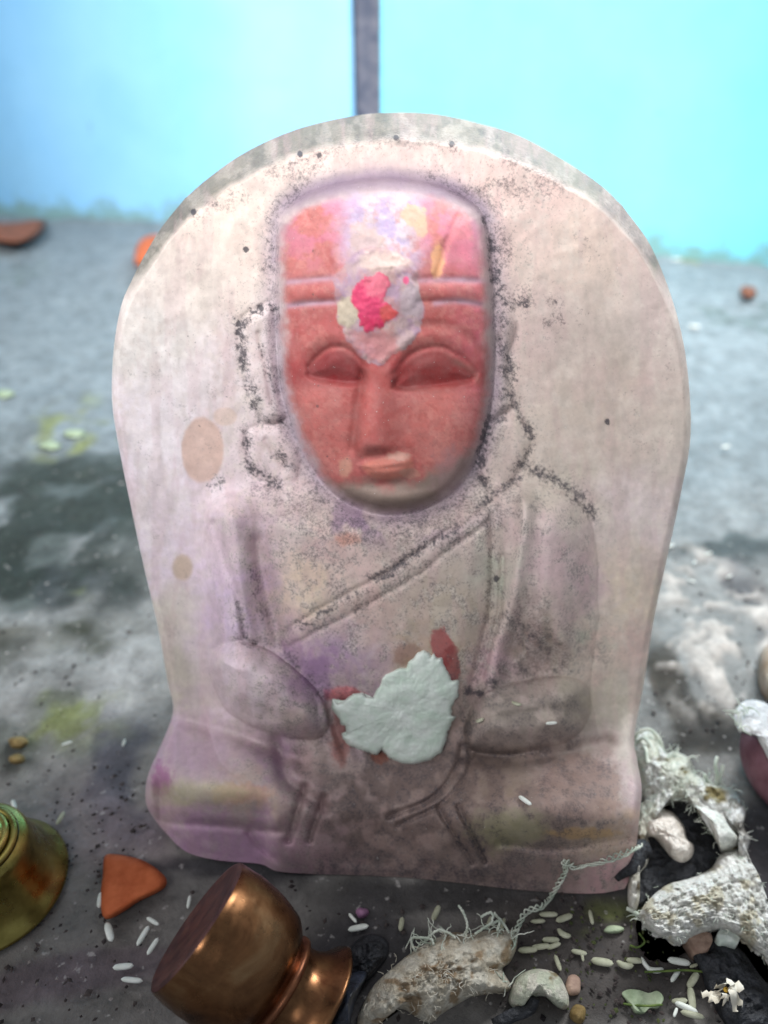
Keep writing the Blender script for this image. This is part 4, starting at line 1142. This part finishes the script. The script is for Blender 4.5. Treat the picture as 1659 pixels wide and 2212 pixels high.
# knitted sleeve as a patch with stitches
A = spline([k7(*p) for p in [(560, 1520), (620, 1430), (740, 1330), (880, 1290), (1010, 1230), (1090, 1130), (1200, 1090)]], 90)
B = spline([k7(*p) for p in [(590, 1600), (700, 1660), (830, 1710), (900, 1660), (1060, 1620), (1220, 1730), (1400, 1980)]], 90)
E2 = spline([k7(*p) for p in [(1200, 1090), (1310, 1240), (1380, 1420), (1470, 1640), (1560, 1980)]], 70)
u = np.linspace(0, 1, 70)[:, None, None]
bl = (1 - u) * A[None] + u * B[None]
ex = (E2 - ((1 - u[:, 0]) * A[-1] + u[:, 0] * B[-1]))[:, None] * (np.linspace(0, 1, 90) ** 2.2)[None, :, None]
Gs = bl + ex
gx, gy = Gs[..., 0], Gs[..., 1]
uu = np.broadcast_to(np.linspace(0, 1, 70)[:, None], gx.shape); ww = np.broadcast_to(np.linspace(0, 1, 90)[None], gx.shape)
hh = 0.017 * np.sqrt(np.clip(1 - (2 * uu - 1) ** 4, 0, 1)) * np.clip(ww * 9, 0, 1) ** 0.5 + 0.001
st = np.abs(np.sin(uu * 52 + ww * 6)) * np.abs(np.sin(ww * 70 + (uu * 26 / math.pi).astype(int) * 1.2))
hh = hh + 0.0006 * st + 0.0062 * (fbm(gx, gy, 10, 35, 5) - 0.5)
d = ray(gx, gy); tq = (hh - CAM[2]) / d[..., 2]; tp = CAM + tq[..., None] * d
bt = tp.copy(); bt[..., 2] = 0.0003
n1, n2 = gx.shape
ii = np.arange(n1 * n2).reshape(n1, n2); jj = ii + n1 * n2
ff = np.stack([ii[:-1, :-1], ii[1:, :-1], ii[1:, 1:], ii[:-1, 1:]], -1).reshape(-1, 4)
fb = np.stack([jj[:-1, :-1], jj[:-1, 1:], jj[1:, 1:], jj[1:, :-1]], -1).reshape(-1, 4)
rg = np.concatenate([ii[0, :-1], ii[:-1, -1], ii[-1, :0:-1], ii[:0:-1, 0]]); r2 = np.roll(rg, -1)
sk = np.stack([rg, r2, r2 + n1 * n2, rg + n1 * n2], 1)
cc = cot_cols((234, 234, 228), (248, 248, 244), (216, 210, 190), 22, 9)(gx, gy, gx).reshape(-1, 3)
cc = cc * (0.92 + 0.1 * st.reshape(-1, 1))
W3 = adopt(link('knitted_sleeve', mesh('knitted_sleeve', np.vstack([tp.reshape(-1, 3), bt.reshape(-1, 3)]), np.vstack([ff, fb, sk]), True, np.vstack([cc, cc])), M_COTTON), WAD2)
strands('sleeve_fuzz', vroots(W3, 260, 0.006), WAD2, 260, (0.0012, 0.0028), 0.00009, 1.0, 0.05)['kind'] = 'stuff'
roots = [tuple(on_floor(*k7(X, Y), z)) for X, Y, z in ((540, 400, .006), (600, 380, .009), (660, 430, .009), (720, 500, .009), (800, 500, .009), (860, 540, .009), (900, 620, .009), (980, 680, .008), (1060, 680, .006), (1140, 730, .006), (1200, 860, .005), (600, 880, .008), (590, 960, .007), (1200, 1000, .007), (620, 1450, .006), (580, 1540, .003), (660, 820, .012))]
strands('loose_threads', roots, WAD2, 110, (0.003, 0.007), 0.00020, 0.9, 0.5)
st2 = []
for pts in ([(520, 430, .004), (570, 360, .010), (640, 350, .012), (700, 420, .010), (720, 500, .006)], [(530, 470, .004), (590, 400, .012), (650, 470, .013), (640, 560, .012)], [(540, 520, .005), (600, 460, .012), (620, 560, .013)], [(1050, 700, .006), (1060, 640, .011), (1050, 570, .014), (1060, 520, .015)], [(1060, 690, .006), (1090, 620, .011), (1095, 570, .013)], [(1030, 700, .006), (990, 660, .010), (980, 630, .012)], [(560, 1520, .002), (510, 1490, .003), (485, 1480, .003)]):
    q = np.array([on_floor(*k7(a, b), z) for a, b, z in pts]); st2.append(tube(spline(q, 30), 0.0007, 6))
strands('fuzz', vroots(W2, 400), WAD2, 420, (0.0018, 0.0045), 0.00012, 1.0, 0.06)['kind'] = 'stuff'
v, f = join(st2); [adopt(link('thread', mesh('thread', *b_), M_THREAD), WAD2) for b_ in st2]
wk = np.array([on_floor(*k7(a, b), z) for a, b, z in ((422, 1290, .006), (460, 1260, .008), (520, 1225, .010), (548, 1180, .010), (560, 1120, .010), (600, 1100, .009))])
v, f = tube(spline(wk, 24), np.interp(np.linspace(0, 1, 24), [0, .3, .6, 1], [.0012, .0018, .0030, .0034]), 9)
adopt(link('burnt_wick', mesh('burnt_wick', v, f), M_CHAR), WAD2)
char2 = [k7(*p) for p in [(860, 1720), (880, 1640), (960, 1700), (1040, 1650), (1130, 1680), (1230, 1760), (1330, 1900), (1420, 2020), (1440, 2260), (1150, 2240), (1000, 2000), (960, 1880)]]
BC = link('charred_cloth', lump_mesh('charred_cloth', char2, lambda R, x, y: 0.005 * np.clip(1 - R ** 3, 0, 1) ** 0.6 + 0.0006, nr=28, na=100, rough=0.0045, rs=18, seed=43), M_CHAR)
tag(BC, 'blackened scrap of burnt cloth under the white knitted roll', 'cloth scrap')

# black burnt pieces by the copper pot


def kb(X, Y): return (540 + X * 0.2279, 1944 + Y * 0.2279)


blk = [(600, 2250), (608, 2200), (632, 2172), (660, 2150), (690, 2138), (715, 2120), (735, 2128), (745, 2150), (735, 2180), (722, 2210), (715, 2250), (660, 2262)]
tag(link('black_lump', lump_mesh('black_lump', blk, lambda R, x, y: 0.016 * np.clip(1 - R ** 2.2, 0, 1) ** 0.6 + 0.0006, nr=32, na=120, rough=0.0070, rs=18, seed=45), M_CHAR), 'rough black charred lump beside the copper pot', 'charred lump')
lf = [kb(*p) for p in [(760, 1260), (780, 1100), (800, 920), (860, 780), (930, 700), (1000, 660), (1100, 640), (1120, 700), (1060, 820), (1000, 960), (960, 1100), (930, 1260)]]
t = NT('glossy_char', 0.3, 0.5)
t.color(t.ramp(t.noise(160, 4), [(0.4, tuple(lin((20, 22, 28)))), (0.7, tuple(lin((70, 78, 96))))]))
t.bump(t.noise(220, 4), 0.6, 0.002)
M_GCHAR = t.m
tag(link('burnt_leaf', lump_mesh('burnt_leaf', lf, lambda R, x, y: 0.018 * np.clip(1 - R ** 2, 0, 1) ** 0.7 + 0.001, nr=24, na=90, rough=0.0022, rs=26, seed=49), M_GCHAR), 'glossy black curled burnt leaf between copper pot and cream wad', 'burnt leaf')
stick = np.array([on_floor(*k6(a, b), z) for a, b, z in ((1020, 1210, .003), (1130, 1150, .005), (1230, 1110, .006), (1262, 1040, .008))])
v, f = tube(spline(stick, 16), 0.0019, 8)
tag(link('burnt_stick', mesh('burnt_stick', v, f), M_CHAR), 'short black burnt stick under the curled end of the wad', 'stick')

# ------------------------------------------------------------------ maroon pot at the right edge
M_MAROON = mottled('maroon_clay', (84, 48, 58), (120, 84, 94), 90, 0.55, 0.35, 0.3, 260, 0.001)
pc = on_floor(1742, 1705)
POT = empty('clay_pot', tuple(pc)); tag(POT, 'dark maroon round clay pot behind the white knitted roll', 'pot')
pr = spline([(0.001, 0.0006), (0.013, 0.0006), (0.022, 0.004), (0.0275, 0.013), (0.0260, 0.022), (0.0195, 0.028), (0.0155, 0.030)], 40)
v, f = lathe(pr, 64); link('body', mesh('body', v, f), M_MAROON, POT)
pr = [(0.0155, 0.030), (0.0168, 0.0325), (0.0178, 0.034), (0.0168, 0.0348), (0.0150, 0.0335), (0.0142, 0.030)]
v, f = lathe(pr, 64); link('rim', mesh('rim', v, f), M_MAROON, POT)
cl = empty('cotton_strip', tuple(on_floor(1630, 1560))); tag(cl, 'loose white cotton strip lying against the maroon pot', 'cotton strip')
o = [(1586, 1545), (1600, 1520), (1630, 1512), (1668, 1530), (1700, 1600), (1700, 1700), (1668, 1650), (1642, 1600), (1622, 1566), (1600, 1580)]
adopt(link('strip', lump_mesh('strip', o, lambda R, x, y: 0.0008 + 0.004 * np.clip(1 - R ** 2, 0, 1), zbase=0.027, nr=18, na=80, rough=0.003, rs=14, seed=53, cols=cot_cols((214, 214, 216), (238, 238, 240))), M_COTTON), cl)
strands('loose_threads', [tuple(on_floor(x, y, 0.032)) for x, y in ((1594, 1540), (1610, 1530), (1600, 1570))], cl, 16, (0.003, 0.007), 0.0003, 1, 0.6)
M_STONEB = mottled('brown_stone', (150, 128, 108), (190, 172, 156), 120, 0.8, 0.2, 0.5, 300, 0.002)
o = [(1650, 1400), (1690, 1390), (1730, 1420), (1730, 1500), (1690, 1530), (1650, 1500), (1638, 1450)]
tag(link('stone', lump_mesh('stone', o, lambda R, x, y: 0.016 * np.clip(1 - R ** 2.5, 0, 1) ** 0.6 + 0.001, nr=18, na=60, rough=0.004, rs=30, seed=55), M_STONEB), 'tan rough stone behind the maroon pot', 'stone')

# ------------------------------------------------------------------ rice, leaf, flower, crumbs
t = NT('rice', 0.45, 0.4)
t.color(t.ramp(t.noise(300, 2), [(0.3, tuple(lin((206, 212, 204)))), (0.7, tuple(lin((236, 238, 234))))]))
M_RICE = t.m
t = NT('stained_rice', 0.6, 0.3)
t.color(t.ramp(t.noise(300, 2), [(0.3, tuple(lin((150, 152, 128)))), (0.7, tuple(lin((196, 196, 176))))]))
M_RICE2 = t.m


def grain(L, w0, mat, bend=0.0):
    n, k = 11, 10
    v, f = [], []
    for i in range(n):
        u = -1 + 2 * i / (n - 1)
        r = w0 * (1 - abs(u) ** 3.2) ** 0.5 + 0.00006
        for j in range(k):
            a = 2 * math.pi * j / k
            v.append((u * L / 2, r * math.cos(a) + bend * (u * u - .4), r * 0.82 * math.sin(a)))
    for i in range(n - 1):
        for j in range(k):
            q = (j + 1) % k
            f.append((i * k + j, (i + 1) * k + j, (i + 1) * k + q, i * k + q))
    f.append(tuple(range(k))); f.append(tuple((n - 1) * k + j for j in range(k))[::-1])
    return mesh('rice_grain', v, f, True), mat


G1 = grain(0.0070, 0.00095, M_RICE); G2 = grain(0.0066, 0.0010, M_RICE, 0.0010); G3 = grain(0.0064, 0.00095, M_RICE2); G4 = grain(0.0060, 0.00105, M_RICE2, 0.0007)
for g_ in (G1, G2, G3, G4): g_[0].materials.append(g_[1])
GA = 'rice grains scattered on the floor'


def rice(px, py, ang, kind, label, group, scale=1.0):
    """ang: direction seen in the photograph in degrees, 0 = across"""
    p = on_floor(px, py, 0.0009)
    q = on_floor(px + 8 * math.cos(math.radians(ang)), py - 8 * math.sin(math.radians(ang)), 0.0009)
    o = bpy.data.objects.new('rice_grain', kind[0]); COL.objects.link(o)
    o.location = tuple(p); o.rotation_euler = (random.uniform(-.4, .4), random.uniform(-.06, .06), math.atan2(q[1] - p[1], q[0] - p[0]))
    o.scale = (scale, scale * random.uniform(.78, 1.2), scale * random.uniform(.8, 1.1))
    return tag(o, label, 'rice grain', group)


LB1 = 'white rice grain on the floor between clay shard and copper pot'
for a in [(309, 2021, 60, 1.0), (330, 1990, -30, 0.75), (330, 2044, 58, 0.85), (266, 2088, 4, 0.95), (285, 2117, -4, 1.0), (408, 1948, 80, 0.65)]:
    rice(a[0], a[1], a[2], G1, LB1, 'rice by the copper pot', a[3])
rice(236, 2013, -74, G1, 'white rice grain pointing at the tip of the orange clay shard', 'rice by the copper pot', 1.05)
rice(216, 1944, 82, G1, 'white rice grain touching the side of the orange clay shard', 'rice by the copper pot', 0.8)
rice(131, 1767, 62, G3, 'pale rice grain alone on the floor behind the brass bell', GA, 0.9)
LB2 = 'white rice grain beside the dark mouth of the copper pot'
rice(774, 2004, 12, G1, LB2, 'rice by the pot mouth', 1.0); rice(762, 1983, -50, G1, LB2, 'rice by the pot mouth', 0.6)
LB3 = 'dull rice grain on the dark floor between plinth and cream wad'
for a in [(942, 1972, 65, 0.9), (867, 1996, 80, 0.75), (1056, 1992, 70, .7), (1086, 1998, 75, .8)]:
    rice(a[0], a[1], a[2], G3, LB3, 'rice before the plinth', a[3])
LB4 = 'rice grain below the plinth just right of the cotton thread'
for a in [(1185, 1975, 0, G3, 1.0), (1219, 1983, 22, G3, 1.0), (1162, 1990, 3, G3, 0.8), (1277, 1981, -78, G3, 0.8), (1218, 2017, -28, G4, 0.8), (1190, 2030, 0, G3, .9), (1168, 2045, 6, G3, 1.0), (1140, 2052, 2, G3, 1.0), (1196, 2043, 20, G3, .8), (1251, 2057, -10, G3, 0.8), (1258, 2066, -80, G3, .5)]:
    rice(a[0], a[1], a[2], a[3], {1277: 'dull rice grain pointing straight at the plinth, apart from the rest', 1218: 'slightly bent rice grain right of the cotton thread', 1258: 'short broken rice stub touching a longer grain'}.get(a[0], LB4) if a[1] != 1983 else LB4, 'rice right of the thread', a[4])
LB5 = 'rice grain on the floor between curled cream wad and charred cloth'
for a in [(1301, 2078, -10, G3, 1.1), (1350, 2084, -16, G4, 0.9), (1371, 2075, -3, G3, 0.85), (1396, 2084, -52, G2, 0.8), (1414, 2094, -6, G2, 0.9), (1467, 2077, -8, G1, 1.05), (1499, 2086, 20, G3, 0.5), (1459, 2107, 56, G1, 0.8), (1497, 2117, 58, G3, 1.0), (1494, 2157, -82, G3, 1.1), (1468, 2162, 4, G3, 0.8), (1482, 2176, -22, G1, 1.0), (1496, 2192, -14, G3, 1.1), (1459, 2187, 70, G1, 0.45), (1205, 2080, -70, G3, .8)]:
    rice(a[0], a[1], a[2], a[3], {1467: 'large clean white rice grain beside the charred cloth', 1494: 'long upright rice grain behind the wilted flower', 1396: 'curved rice grain joined to another curved one', 1205: 'dull rice grain standing between curled wad end and tan petal'}.get(a[0], LB5), 'rice before the knitted roll', a[4])
for a in [(145, 1606, 20, .6), (268, 1604, 70, .5), (30, 1738, -70, .7), (1530, 1196, 20, .8), (1500, 1215, 60, .6), (1568, 965, 10, .9), (1500, 705, -5, 1.4), (1462, 560, 0, 1.6), (1576, 1245, 30, .6), (1448, 1180, 20, .9), (1495, 1255, -20, .6), (1415, 1300, 30, .5)]:
    rice(a[0], a[1], a[2], G1, 'small white rice bit lying on the open floor behind or beside the idol', 'rice on open floor', a[3])
# grains stuck to the idol
for px, py, ang, sc, kd, lab in ((1134, 1729, -35, 0.75, G1, 'pale grain stuck to the idol\'s right knee'), (1191, 1562, 5, 0.6, G1, 'tiny white grain on the idol\'s forearm, the most slender one there'), (1116, 1520, -15, 0.6, G4, 'broken rice bit on the idol\'s forearm above the other bits'), (1036, 1556, 20, 0.7, G4, 'broken rice bit on the idol\'s wrist beside the coconut piece')):
    p = surf(px, py, 0.0008)[0]; q = surf(px + 6 * math.cos(math.radians(ang)), py - 6 * math.sin(math.radians(ang)), 0.0008)[0]
    o = bpy.data.objects.new('rice_grain', kd[0]); COL.objects.link(o)
    o.location = tuple(p); o.rotation_euler = Vector(tuple(q - p)).to_track_quat('X', 'Z').to_euler(); o.scale = (sc,) * 3
    tag(o, lab, 'rice grain', 'rice stuck to the idol')

t = NT('pale_leaf', 0.6, 0.3)
t.color(t.ramp(t.noise(150, 4), [(0.3, tuple(lin((120, 138, 108)))), (0.7, tuple(lin((178, 190, 162))))]))
t.bump(t.noise(300, 4), 0.4, 0.001)
M_LEAF = t.m


def k5(X, Y): return (1026 + X * 0.3815, 1890 + Y * 0.3815)


o = [k5(*p) for p in [(832, 670), (870, 648), (930, 652), (985, 668), (1030, 656), (1062, 680), (1066, 712), (1040, 740), (990, 752), (960, 778), (915, 768), (890, 735), (860, 705)]]
tag(link('leaf_scrap', lump_mesh('leaf_scrap', o, lambda R, x, y: 0.0016 + 0.0008 * np.sin(x / 9), nr=14, na=70, rough=0.0012, rs=20, seed=61), M_LEAF), 'pale green torn leaf scrap lying before the rice', 'leaf scrap')
stems = []
gp = [[(840, 730, .001), (900, 738, .002), (980, 742, .003), (1060, 735, .002)], [(960, 550, .001), (1080, 545, .002), (1200, 540, .002), (1320, 552, .001)], [(930, 330, .002), (960, 380, .004), (920, 410, .003), (880, 400, .001)]]
for i, pts in enumerate(gp):
    q = np.array([on_floor(*k5(a, b), z) for a, b, z in pts]); v, f = tube(spline(q, 24), 0.00035, 5)
    oo = link('grass_stem', mesh('grass_stem', v, f), mottled('green_stem', (70, 92, 44), (116, 134, 70), 200, 0.6))
    tag(oo, ['thin green stem lying over the pale leaf scrap', 'thin green stem lying among the rice grains', 'curled green stem against the white knitted roll'][i], 'stem', 'green stems')

FL = empty('wilted_flower', tuple(on_floor(1560, 2150))); tag(FL, 'small wilted white flower on the charred cloth', 'flower')
fc = on_floor(*k5(1420, 650), 0.011)
for i in range(9):
    a = i / 9 * 2 * math.pi + 0.2; L = random.uniform(.0028, .0062)
    v, f = [], []
    for j in range(7):
        u = j / 6; wd = random.uniform(.6, 1.25) * 0.0013 * math.sin(math.pi * (u * .85 + .12))
        r = 0.0008 + u * L; z = 0.003 * math.sin(u * 2.6 + i) - 0.004 * u * random.uniform(.2, 1.4)
        for sgn in (-1, 0, 1):
            v.append((fc[0] + r * math.cos(a) - sgn * wd * math.sin(a), fc[1] + 0.8 * r * math.sin(a) + sgn * wd * math.cos(a), max(fc[2] + z - abs(sgn) * .0005, .0008)))
    for j in range(6):
        for sgn in (0, 1): f.append((j * 3 + sgn, (j + 1) * 3 + sgn, (j + 1) * 3 + sgn + 1, j * 3 + sgn + 1))
    pt = link('petal', mesh('petal', v, f), M_FUZZ); adopt(pt, FL)
v, f = lathe([(0.0002, 0.0007), (0.0006, 0.0005), (0.0008, 0), (0.0005, -0.0005), (0.0001, -0.0007)], 12)
v = v + fc
adopt(link('flower_centre', mesh('flower_centre', v, f), mottled('yellow_pollen', (170, 130, 40), (210, 170, 70), 500)), FL)


def crumb(px, py, rx, ry, h, mat, label, cat, name, group, seed):
    o = [(px + rx * math.cos(a) * random.uniform(.8, 1.15), py + ry * math.sin(a) * random.uniform(.8, 1.15)) for a in np.linspace(0, 2 * math.pi, 9, endpoint=False)]
    tag(link(name, lump_mesh(name, o, lambda R, x, y: h * np.clip(1 - R ** 2.5, 0, 1) ** 0.6 + 0.0003, nr=8, na=28, rough=h * 0.4, rs=9, seed=seed), mat), label, cat, group)


M_YEL = mottled('yellow_crumb', (112, 92, 56), (150, 128, 84), 300, 0.7)
M_PINKB = mottled('tan_petal', (142, 116, 104), (172, 146, 130), 300, 0.7)
M_PURP = mottled('purple_powder', (120, 84, 116), (160, 120, 150), 300, 0.9)
crumb(38, 1603, 22, 14, 0.004, M_YEL, 'yellow crumb lying on the floor above its twin, far behind the bell', 'crumb', 'crumb', 'yellow crumbs', 3)
crumb(36, 1640, 20, 12, 0.004, M_YEL, 'yellow crumb nearest behind the bell', 'crumb', 'crumb', 'yellow crumbs', 4)
crumb(1238, 2126, 16, 26, 0.0016, M_PINKB, 'tan dried petal against the curled wad end', 'petal', 'dried_petal', 'dried petals', 5)
crumb(1250, 2190, 18, 22, 0.004, M_YEL, 'ochre crumb beside the curled wad end', 'crumb', 'crumb', None, 6)
crumb(782, 1972, 14, 12, 0.003, M_PURP, 'lump of purple powder behind the two rice grains', 'powder lump', 'powder_lump', None, 7)
crumb(493, 1672 + 330, 1, 1, 0.0006, M_CHAR, 'tiny black speck under the copper pot', 'crumb', 'crumb', None, 8) if False else None
for px, py, lab in ((8, 850, 'pale leaf bit at the far left floor'), (1325, 2008, 'green moss tuft beside the knitted roll'), (160, 935, 'yellow green leaf bit on the stained floor'), (108, 962, 'yellow green leaf bit next to a larger one')):
    crumb(px, py, 22, 9, 0.0012, M_LEAF, lab, 'leaf bit', 'leaf_bit', 'leaf bits on the floor', int(px) % 50)


# ------------------------------------------------------------------ grit and dirt on the floor
def grit(name, n, boxes, size, mat, seed):
    r = np.random.default_rng(seed)
    V, F = [], []
    base = np.array([(1, 0, 0), (-1, 0, 0), (0, 1, 0), (0, -1, 0), (0, 0, 1), (0, 0, -1)], float)
    tri = [(0, 2, 4), (2, 1, 4), (1, 3, 4), (3, 0, 4), (2, 0, 5), (1, 2, 5), (3, 1, 5), (0, 3, 5)]
    bi = np.array(boxes, float)[r.integers(0, len(boxes), n * 3)]
    cand = np.stack([r.uniform(bi[:, 0], bi[:, 2]), r.uniform(bi[:, 1], bi[:, 3])], 1)
    cand = cand[sdf(cand[:, 0], cand[:, 1], OUT) < 4]
    n = min(n, len(cand))
    k = 0
    while k < n:
        px, py = cand[k]
        p = on_floor(px, py, 0.0)
        sc = r.uniform(*size) * np.array([r.uniform(.6, 1.6), r.uniform(.6, 1.4), r.uniform(.35, .8)])
        a = r.uniform(0, 6.28); c_, s_ = math.cos(a), math.sin(a)
        q = base * sc * r.uniform(.75, 1.25, (6, 1))
        q = np.stack([q[:, 0] * c_ - q[:, 1] * s_, q[:, 0] * s_ + q[:, 1] * c_, q[:, 2] + sc[2] * 0.5], 1) + p
        o_ = len(V) * 6; V.append(q); F += [tuple(i + o_ for i in f_) for f_ in tri]
        k += 1
    o = link(name, mesh(name, np.vstack(V), F, False), mat)
    return o


M_GRIT_D = mottled('dark_grit', (46, 42, 44), (84, 76, 74), 300, 0.9, 0.1, 0)
M_GRIT_P = mottled('pale_grit', (110, 104, 102), (150, 142, 140), 300, 0.9, 0.1, 0)
M_GRIT_G = mottled('green_grit', (46, 54, 36), (84, 90, 58), 300, 0.9, 0.1, 0)
FB = [(0, 1850, 330, 2212), (100, 1650, 330, 1900), (380, 1900, 800, 2212), (800, 1930, 1380, 2212), (1200, 1960, 1600, 2212), (1400, 1200, 1659, 1600), (0, 1000, 350, 1700)]
tag(grit('dark_dirt', 600, FB, (0.0003, 0.0010), M_GRIT_D, 3), 'fine dark dirt crumbs strewn over the floor', 'dirt', kind='stuff')
tag(grit('pale_dirt', 90, FB, (0.0002, 0.0006), M_GRIT_P, 5), 'pale sandy crumbs strewn over the floor', 'dirt', kind='stuff')
tag(grit('green_dirt', 140, [(1220, 1960, 1420, 2120), (1100, 2000, 1500, 2212), (60, 900, 240, 990)], (0.0002, 0.0007), M_GRIT_G, 7), 'olive crumbs of dry moss and leaf on the floor', 'dirt', kind='stuff')

for pts, lab, mt in (([k7(*p) for p in [(866, 1640), (900, 1605), (950, 1610), (985, 1625), (1020, 1640), (1030, 1690), (1000, 1735), (940, 1745), (900, 1700)]], 'pinkish dried petal tucked in the notch of the knitted roll', M_PINKB),
                     ([k7(*p) for p in [(1060, 1640), (1100, 1600), (1160, 1610), (1200, 1650), (1190, 1700), (1120, 1690), (1075, 1690)]], 'white petal tucked beside the pinkish one under the knitted roll', M_WHITE)):
    tag(link('dried_petal', lump_mesh('dried_petal', pts, lambda R, x, y: 0.007 + 0.0012 * (1 - R), nr=10, na=50, rough=0.0015, rs=14, seed=81), mt), lab, 'petal', 'dried petals')

bl2 = [(752, 2062), (768, 2034), (800, 2018), (834, 2030), (838, 2062), (812, 2100), (782, 2122), (760, 2104)]  # black lump added to stand for the shade in this gap
tag(link('black_lump', lump_mesh('black_lump', bl2, lambda R, x, y: 0.007 * np.clip(1 - R ** 2.4, 0, 1) ** 0.6 + 0.0005, nr=22, na=80, rough=0.005, rs=14, seed=87), M_CHAR), 'small black lump filling in shade behind the glossy burnt leaf', 'charred lump')
